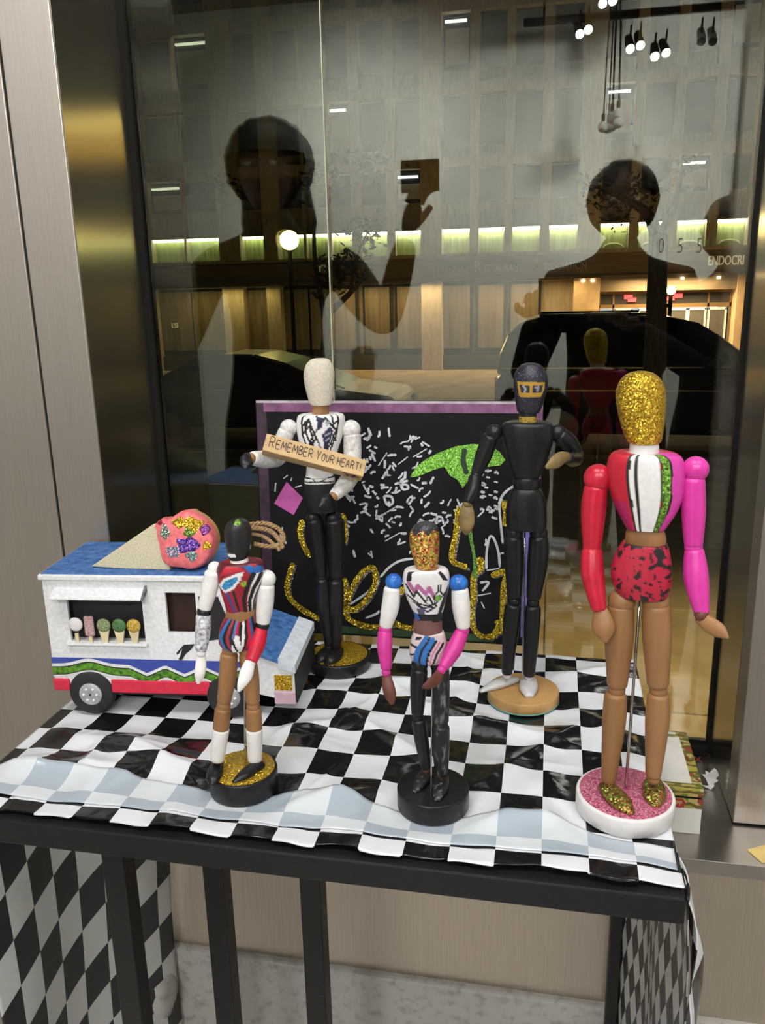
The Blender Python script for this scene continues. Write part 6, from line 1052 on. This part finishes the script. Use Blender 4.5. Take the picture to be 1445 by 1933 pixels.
for o_ in [c for c in sed.children if c.name.startswith('roof_shell')]: bpy.data.objects.remove(o_)
house(sed, [(.35, .88), (.75, 1.10), (1.25, 1.34), (1.7, 1.43), (2.3, 1.42), (2.8, 1.30), (3.3, 1.08), (3.75, .88)], .9, M_carblack, .9, 1.43)
pane(sed, [(.95, 1.0), (1.35, 1.28), (1.9, 1.34), (1.95, 1.0)], .9, .9, 1.43); pane(sed, [(2.02, 1.0), (1.98, 1.34), (2.35, 1.33), (2.75, 1.2), (3.15, 1.0)], .9, .9, 1.43)
MB().tube([(2.35, -.72, 1.43), (2.85, -.74, 1.30), (3.35, -.78, 1.08), (3.8, -.8, .92)], .012, 6).build('chrome_strip', M_trimc, sed); MB().tube([(.6, -.8, 1.0), (1.25, -.73, 1.34), (1.7, -.70, 1.44), (2.3, -.70, 1.43)], .012, 6).build('chrome_strip', M_trimc, sed)
hat = vehicle('parked_hatchback', 'dark hatchback with red tail lights glowing at the far left kerb', 'car', (-12.2, 15.9, STREET - .14),
        [(0, .4), (0, .95), (.1, 1.02), (3.1, .98), (4.0, .84), (4.1, .6), (4.1, .35), (.2, .25)],
        [(.1, 1.0), (3.2, 1.0)], [(.6, 1.5), (2.0, 1.5)], [], 1.75, [(.75, .33), (3.4, .33)], mat('dark_red_brown_car', (.03, .014, .012), .2, 0, .1, 3.0, coat=1.0), 6.0)

# ------------------------------------------------------------------ street trees
M_bark = mat('tree_bark', (.13, .10, .07), .9, 0, .4, 14, .8, stretch=(3, 3, .5)); M_fol = mat('night_leaves', (.06, .085, .03), .6, 0, .5, 4.0, c2=(.16, .15, .07))
def tree(loc, trunk, branches, clusters, label, seed):
    t = empty('street_tree', loc, 0, label, 'tree'); random.seed(seed)
    MB().tube(crom([p[:3] for p in trunk], 16), list(crom([(p[3],) for p in trunk], 16)[:, 0]), 12).build('trunk', M_bark, t, True)
    for b in branches: MB().tube(crom([p[:3] for p in b], 10), list(crom([(p[3],) for p in b], 10)[:, 0]), 7).build('branch', M_bark, t, True)
    mb = MB()
    for (c, r, n) in clusters:
        for i in range(n):
            p = Vector(c) + Vector((random.gauss(0, .45), random.gauss(0, .45), random.gauss(0, .35))) * r
            a = Vector((random.uniform(-1, 1), random.uniform(-1, 1), random.uniform(-.6, .6))).normalized(); b2 = a.cross(Vector((random.uniform(-1, 1), random.uniform(-1, 1), 1))).normalized()
            L = random.uniform(.025, .05); k = len(mb.v)
            mb.v += [tuple(p - a * L), tuple(p + b2 * L * .45), tuple(p + a * L), tuple(p - b2 * L * .45)]; mb.f.append((k, k + 1, k + 2, k + 3))
    tag(mesh('foliage', mb.v, mb.f, M_fol, t), kind='stuff')
    return t
tree((1.07, 9.0, STREET), [(0, 0, -.1, .17), (.0, 0, .8, .13), (-.03, 0, 1.8, .105), (-.06, 0, 2.7, .09)],
     [[(-.06, 0, 2.65, .075), (-.2, -.1, 2.9, .05), (-.5, -.3, 3.05, .03)], [(-.05, 0, 2.65, .06), (.08, .1, 2.95, .04), (.15, .2, 3.3, .015)]],
     [((-.55, -.2, 3.05), .35, 260), ((-.2, .1, 3.15), .25, 120), ((-.75, .0, 3.2), .2, 60), ((.1, .1, 3.3), .2, 60)], 'bare trunked street tree standing before the black SUV', 4)
tree((-1.95, 7.0, STREET), [(.0, 0, -.1, .05), (.0, 0, 1.0, .042), (.03, 0, 1.7, .036), (.1, 0, 2.08, .03)],
     [[(.1, 0, 2.05, .03), (.28, 0, 2.2, .022), (.46, -.1, 2.36, .012)], [(.28, 0, 2.2, .016), (.33, 0, 2.45, .011), (.46, 0, 2.72, .006)], [(.05, 0, 2.0, .028), (-.05, .1, 2.6, .018), (.05, .1, 3.2, .010)]],
     [((.25, 0, 2.42), .20, 170), ((.42, 0, 2.66), .18, 120), ((.12, .0, 2.3), .16, 80), ((.05, 0, 3.1), .2, 120), ((.45, .1, 3.2), .22, 130), ((-.9, .2, 3.1), .25, 100)], 'slender leafy street tree seen beside the glass joint', 8)

# ================================================================== inside, behind the viewer (mirrored in the glass)
# track with spot heads in front of the back wall
Yt = -3.45
tk_ = empty('light_track', (.5, Yt, 3.29), 0, 'black ceiling light track reflected in the window', 'light track')
o = MB().box(-.72, .74, -.02, .02, -.40, -.36).build('track_bar', M_gasket, tk_, bevel=.003)
for xx in (-.6, .62): MB().tube([(xx, 0, -.36), (xx, 0, 0)], .006, 8).build('hanger', M_gasket, tk_)
M_lamp = emission('spot_lens', (1.0, .99, .94), 60.0)
def spot_head(x, z, on, tx, lb, y=Yt):
    t = empty('spot_head', (x, y, z), 0, None, 'spotlight', 'track spotlights')
    t['label'] = lb
    t.rotation_euler = (math.radians(-38), 0, tx)
    MB().lathe([(.015, -.09), (.022, -.085), (.026, .0), (.026, .055), (.024, .056)], 20, (0, 0, 0), 'y').build('can', M_white if not on else M_gasket, t, True, auto=40)
    MB().lathe([(.001, .0565), (.0245, .0565), (.0245, .059), (.001, .060)], 20, (0, 0, 0), 'y').build('lens', M_lamp if on else M_gasket, t)
    MB().tube([(0, 0, .024), (0, -.02, .10)], .006, 8).build('yoke', M_gasket, t)
    return t
for x, z, on, lb in ((.16, 2.87, 1, 'lit spotlight, right one of the leftmost reflected pair'), (.105, 2.85, 1, 'lit spotlight, left one of the leftmost reflected pair'),
                     (.40, 2.75, 1, 'lit spotlight of the middle reflected pair, left one'), (.455, 2.765, 1, 'lit spotlight of the middle reflected pair, right one'),
                     (.545, 2.70, 1, 'lit spotlight of the lowest reflected pair, left one'), (.60, 2.715, 1, 'lit spotlight of the lowest reflected pair, right one'),
                     (.80, 2.76, 0, 'unlit white spotlight, left one of the dark reflected pair'), (.86, 2.755, 0, 'unlit white spotlight, right one of the dark reflected pair'),
                     (.235, 3.0, 1, 'lit spotlight of the highest reflected pair, left one'), (.285, 3.01, 1, 'lit spotlight of the highest reflected pair, right one')):
    spot_head(x, z, on, .15 * math.sin(x * 40), lb)
spot_light('track_spot', (.72, -3.25, 2.60), (.74, -4.0, 2.32), 300, 130, (1, .99, .95), 1.0)
spot_light('track_spot', (.1, -3.0, 2.85), (-.2, -4.0, 1.9), 220, 115, (1, .98, .94), 1.0)
spot_light('track_spot', (-1.2, -2.9, 2.85), (-1.3, -4.0, 2.1), 180, 120, (1, .98, .94), 1.0)
pc = empty('pendant_cluster', (.32, -3.68, 3.29), 0, 'cluster of clear bulbs on thin cords reflected in the window', 'pendant lamp')
random.seed(2)
for i in range(6):
    x, y, L = random.uniform(-.05, .05), random.uniform(-.05, .05), random.uniform(.80, .90)
    MB().tube([(x * .3, y * .3, 0), (x * .8, y, -.4), (x, y, -L)], .004, 6).build('cord', M_gasket, pc)
    b = MB().lathe([(.010, -L - .05), (.012, -L)], 10, (x, y, 0)).build('socket', M_gasket, pc)
    MB().ball((x, y, -L - .075), .034, 14, 10).build('bulb', mat('smoked_bulb', (.25, .25, .25), .1, 0, .05), pc, True)

# ceiling panels that light the display; the rear pair is added fill
for (x, y, _p), lb in zip(PANELS, ('just behind the camera on the left', 'just behind the camera on the right', 'added behind the camera as unseen front fill on the left', 'added behind the camera as unseen front fill on the right')):
    t = empty('ceiling_panel', (x, y, 3.3), 0, 'slim rectangular ceiling light panel ' + lb, 'ceiling light', 'ceiling panels')
    MB().box(-.47, .47, -.27, .27, -.04, 0).build('housing', M_white, t, bevel=.004)

# ------------------------------------------------------------------ people
M_coat = mat('charcoal_coat', (.012, .012, .013), .9, 0, .3, 120); M_coat2 = mat('dark_jacket', (.016, .012, .012), .9, 0, .3, 120)
M_skin = mat('skin', (.16, .085, .055), .55, 0, .08, 40); M_hair = mat('dark_hair', (.008, .007, .006), .6, 0, .3, 90, .4, stretch=(3, 3, .4)); M_shoe = mat('dark_shoe', (.01, .01, .01), .5)
def skin_mesh(name, joints, edges, root, m, parent, sub=2):
    ks = list(joints); me = bpy.data.meshes.new(name); me.from_pydata([joints[k][:3] for k in ks], [(ks.index(a), ks.index(b)) for a, b in edges], [])
    o = link_mesh(name, me, m, parent)
    o.modifiers.new('skin', 'SKIN'); o.modifiers['skin'].use_smooth_shade = True
    for i, k in enumerate(ks):
        r = joints[k][3]; rr = r if hasattr(r, '__len__') else (r, r)
        me.skin_vertices[0].data[i].radius = rr
        me.skin_vertices[0].data[i].use_root = (k == root)
    s = o.modifiers.new('sub', 'SUBSURF'); s.levels = 1; s.render_levels = sub
    return o
def person(label, loc, rz, H, hands, coat, hair_scale=(1.08, 1.12, 1.06), hair_drop=.0, hair_long=False):
    """figure facing local +y; hands = {'L': (elbow, wrist), 'R': ...} in local metres"""
    t = empty('person', loc, rz, label, 'person'); s = H / 1.72
    J = {'pelvis': (0, 0, .95, (.16, .12)), 'waist': (0, .0, 1.08, (.145, .11)), 'chest': (0, 0, 1.27, (.165, .12)), 'upper': (0, -.01, 1.39, (.13, .09)), 'neck': (0, .0, 1.47, .058), 'skull': (0, .015, 1.545, .06)}
    E = [('pelvis', 'waist'), ('waist', 'chest'), ('chest', 'upper'), ('upper', 'neck'), ('neck', 'skull')]
    for sd, sg in (('L', -1), ('R', 1)):
        J['hip' + sd] = (sg * .095, 0, .88, .095); J['knee' + sd] = (sg * .105, .02, .49, .064); J['ank' + sd] = (sg * .11, -.01, .09, .046); J['toe' + sd] = (sg * .125, .15, .045, (.045, .035))
        E += [('pelvis', 'hip' + sd), ('hip' + sd, 'knee' + sd), ('knee' + sd, 'ank' + sd), ('ank' + sd, 'toe' + sd)]
        el, wr = hands[sd]
        J['sho' + sd] = (sg * .175, -.01, 1.385, .07); J['elb' + sd] = tuple(el) + (.05,); J['wri' + sd] = tuple(wr) + (.032,)
        E += [('upper', 'sho' + sd), ('sho' + sd, 'elb' + sd), ('elb' + sd, 'wri' + sd)]
    J = {k: (v[0] * s, v[1] * s, v[2] * s, v[3]) for k, v in J.items()}
    skin_mesh('body', J, E, 'pelvis', coat, t)
    hz_ = 1.61 * s; hd = MB(); R = []
    for i in range(17):            # head: skull with brow, nose ridge, chin
        a = -PI / 2 + PI * min(max(i / 16, .015), .985); z = math.sin(a); ring = []
        for j in range(24):
            b = 2 * PI * j / 24; w = math.cos(a); x, y = .076 * w * math.cos(b), .096 * w * math.sin(b)
            if z < -.2: x *= 1 - .28 * (-z - .2); y += .012 * (-z - .2) if math.sin(b) > 0 else .03 * (-z - .2)
            f = max(0, math.sin(b)) ** 14
            y += f * (.020 * math.exp(-((z + .18) / .16) ** 2) - .006 * math.exp(-((z - .12) / .10) ** 2) + .006 * math.exp(-((z + .5) / .08) ** 2))
            ring.append((x, .02 + y, hz_ + .115 * z))
        R.append(ring)
    hd = MB().rings(R).build('head', M_skin, t, True)
    for sg in (-1, 1):
        MB().ball((sg * .078, .012, hz_ - .01), .026, 10, 8, (.35, .7, 1.15)).build('ear', M_skin, hd, True)
        MB().ball((sg * .030, .104, hz_ + .012), .012, 10, 8, (1, .6, .6)).build('eye', mat('eye_white', (.5, .5, .48), .3), hd, True)
    MB().ball((0, .104, hz_ - .058), .022, 10, 6, (1, .3, .25)).build('mouth', mat('lips', (.22, .08, .07), .5), hd, True)
    hr = MB().ball((0, -.008, hz_ + .022), .105, 26, 18, (hair_scale[0] * .85, hair_scale[1] * .98, hair_scale[2])).build('hair', M_hair, t, True)
    bm = bmesh.new(); bm.from_mesh(hr.data); bmesh.ops.delete(bm, geom=[v for v in bm.verts if v.co.y > .055 and v.co.z < hz_ + .04], context='VERTS'); bm.to_mesh(hr.data); bm.free()
    for v in hr.data.vertices: v.co += Vector(v.co - Vector((0, 0, hz_))).normalized() * .008 * noise.noise(v.co * 40)
    if hair_long:
        MB().tube([(0, -.07, hz_ + .02), (0, -.10, hz_ - .12), (0, -.11, hz_ - .30)], [.09, .11, .07], 18, .55).build('hair_length', M_hair, t, True)
    for sd, sg in (('L', -1), ('R', 1)):
        el, wr = Vector(hands[sd][0]) * s, Vector(hands[sd][1]) * s; d = (wr - el).normalized(); sidev = d.cross(Vector((0, 0, 1))); sidev = (sidev if sidev.length > .2 else Vector((1, 0, 0))).normalized(); nrm = sidev.cross(d)
        HJ = {'w': tuple(wr) + (.024,), 'p': tuple(wr + d * .05) + ((.036, .017),), 'k': tuple(wr + d * .085) + ((.036, .014),)}; HE = [('w', 'p'), ('p', 'k')]
        hnd = skin_mesh('hand', HJ, HE, 'w', M_skin, t, 2)
        for q, (o_, L) in enumerate(((-.028, .062), (-.010, .074), (.009, .070), (.026, .054))):
            k0 = wr + d * .080 + sidev * o_; MB().tube([k0, k0 + d * L * .4 - nrm * .004, k0 + d * L * .72 - nrm * .018, k0 + d * L * .85 - nrm * .034], [.0095, .009, .008, .006], 10).build('finger', M_skin, hnd, True)
        k0 = wr + d * .03 - sidev * .024 * sg * -1; MB().tube([k0, k0 + sidev * sg * .024 + d * .02, k0 + sidev * sg * .030 + d * .05 - nrm * .012], [.012, .0105, .008], 10).build('thumb', M_skin, hnd, True)
    return t
# photographer just behind the camera, both hands up at the phone
person('person in a dark coat photographing the display, mirrored at right', (.19, -.47, 0), 0, 1.70, {'L': ((-.27, .10, 1.12), (-.24, .30, 1.30)), 'R': ((.27, .10, 1.12), (.02, .33, 1.28))}, M_coat, (1.14, 1.1, 1.02))
ph = empty('phone', (-.0, -.03, 1.36), 0, 'phone held up by the photographer in the dark coat', 'phone')
MB().box(-.037, .037, -.008, 0, -.10, .035).build('case', M_gasket, ph, bevel=.003); MB().box(-.034, .034, -.0088, -.008, -.096, .031).build('screen', mat('phone_screen', (.02, .02, .025), .1), ph)
# companion to the left, also lifting a phone
person('person in a dark jacket raising a phone, mirrored at left', (-.76, -.13, 0), -.12, 1.80, {'L': ((-.30, .05, 1.10), (-.26, .20, .92)), 'R': ((.30, .10, 1.22), (.36, .14, 1.44))}, M_coat2, (1.35, 1.25, 1.15), hair_long=True)
ph2 = empty('phone', (-.30, .02, 1.635), 0, 'phone raised at arm length by the person in the dark jacket', 'phone')
MB().box(-.075, .02, -.008, 0, -.03, .045).build('case', M_gasket, ph2, bevel=.003); MB().box(-.072, .017, -.0088, -.008, -.027, .042).build('screen', MATS['phone_screen'], ph2)
person('person standing at the far right edge of the window reflection', (.565, -.76, 0), .1, 1.62, {'L': ((-.28, .0, 1.10), (-.24, .12, .88)), 'R': ((.28, .0, 1.10), (.24, .12, .88))}, M_coat, (1.2, 1.15, 1.05))
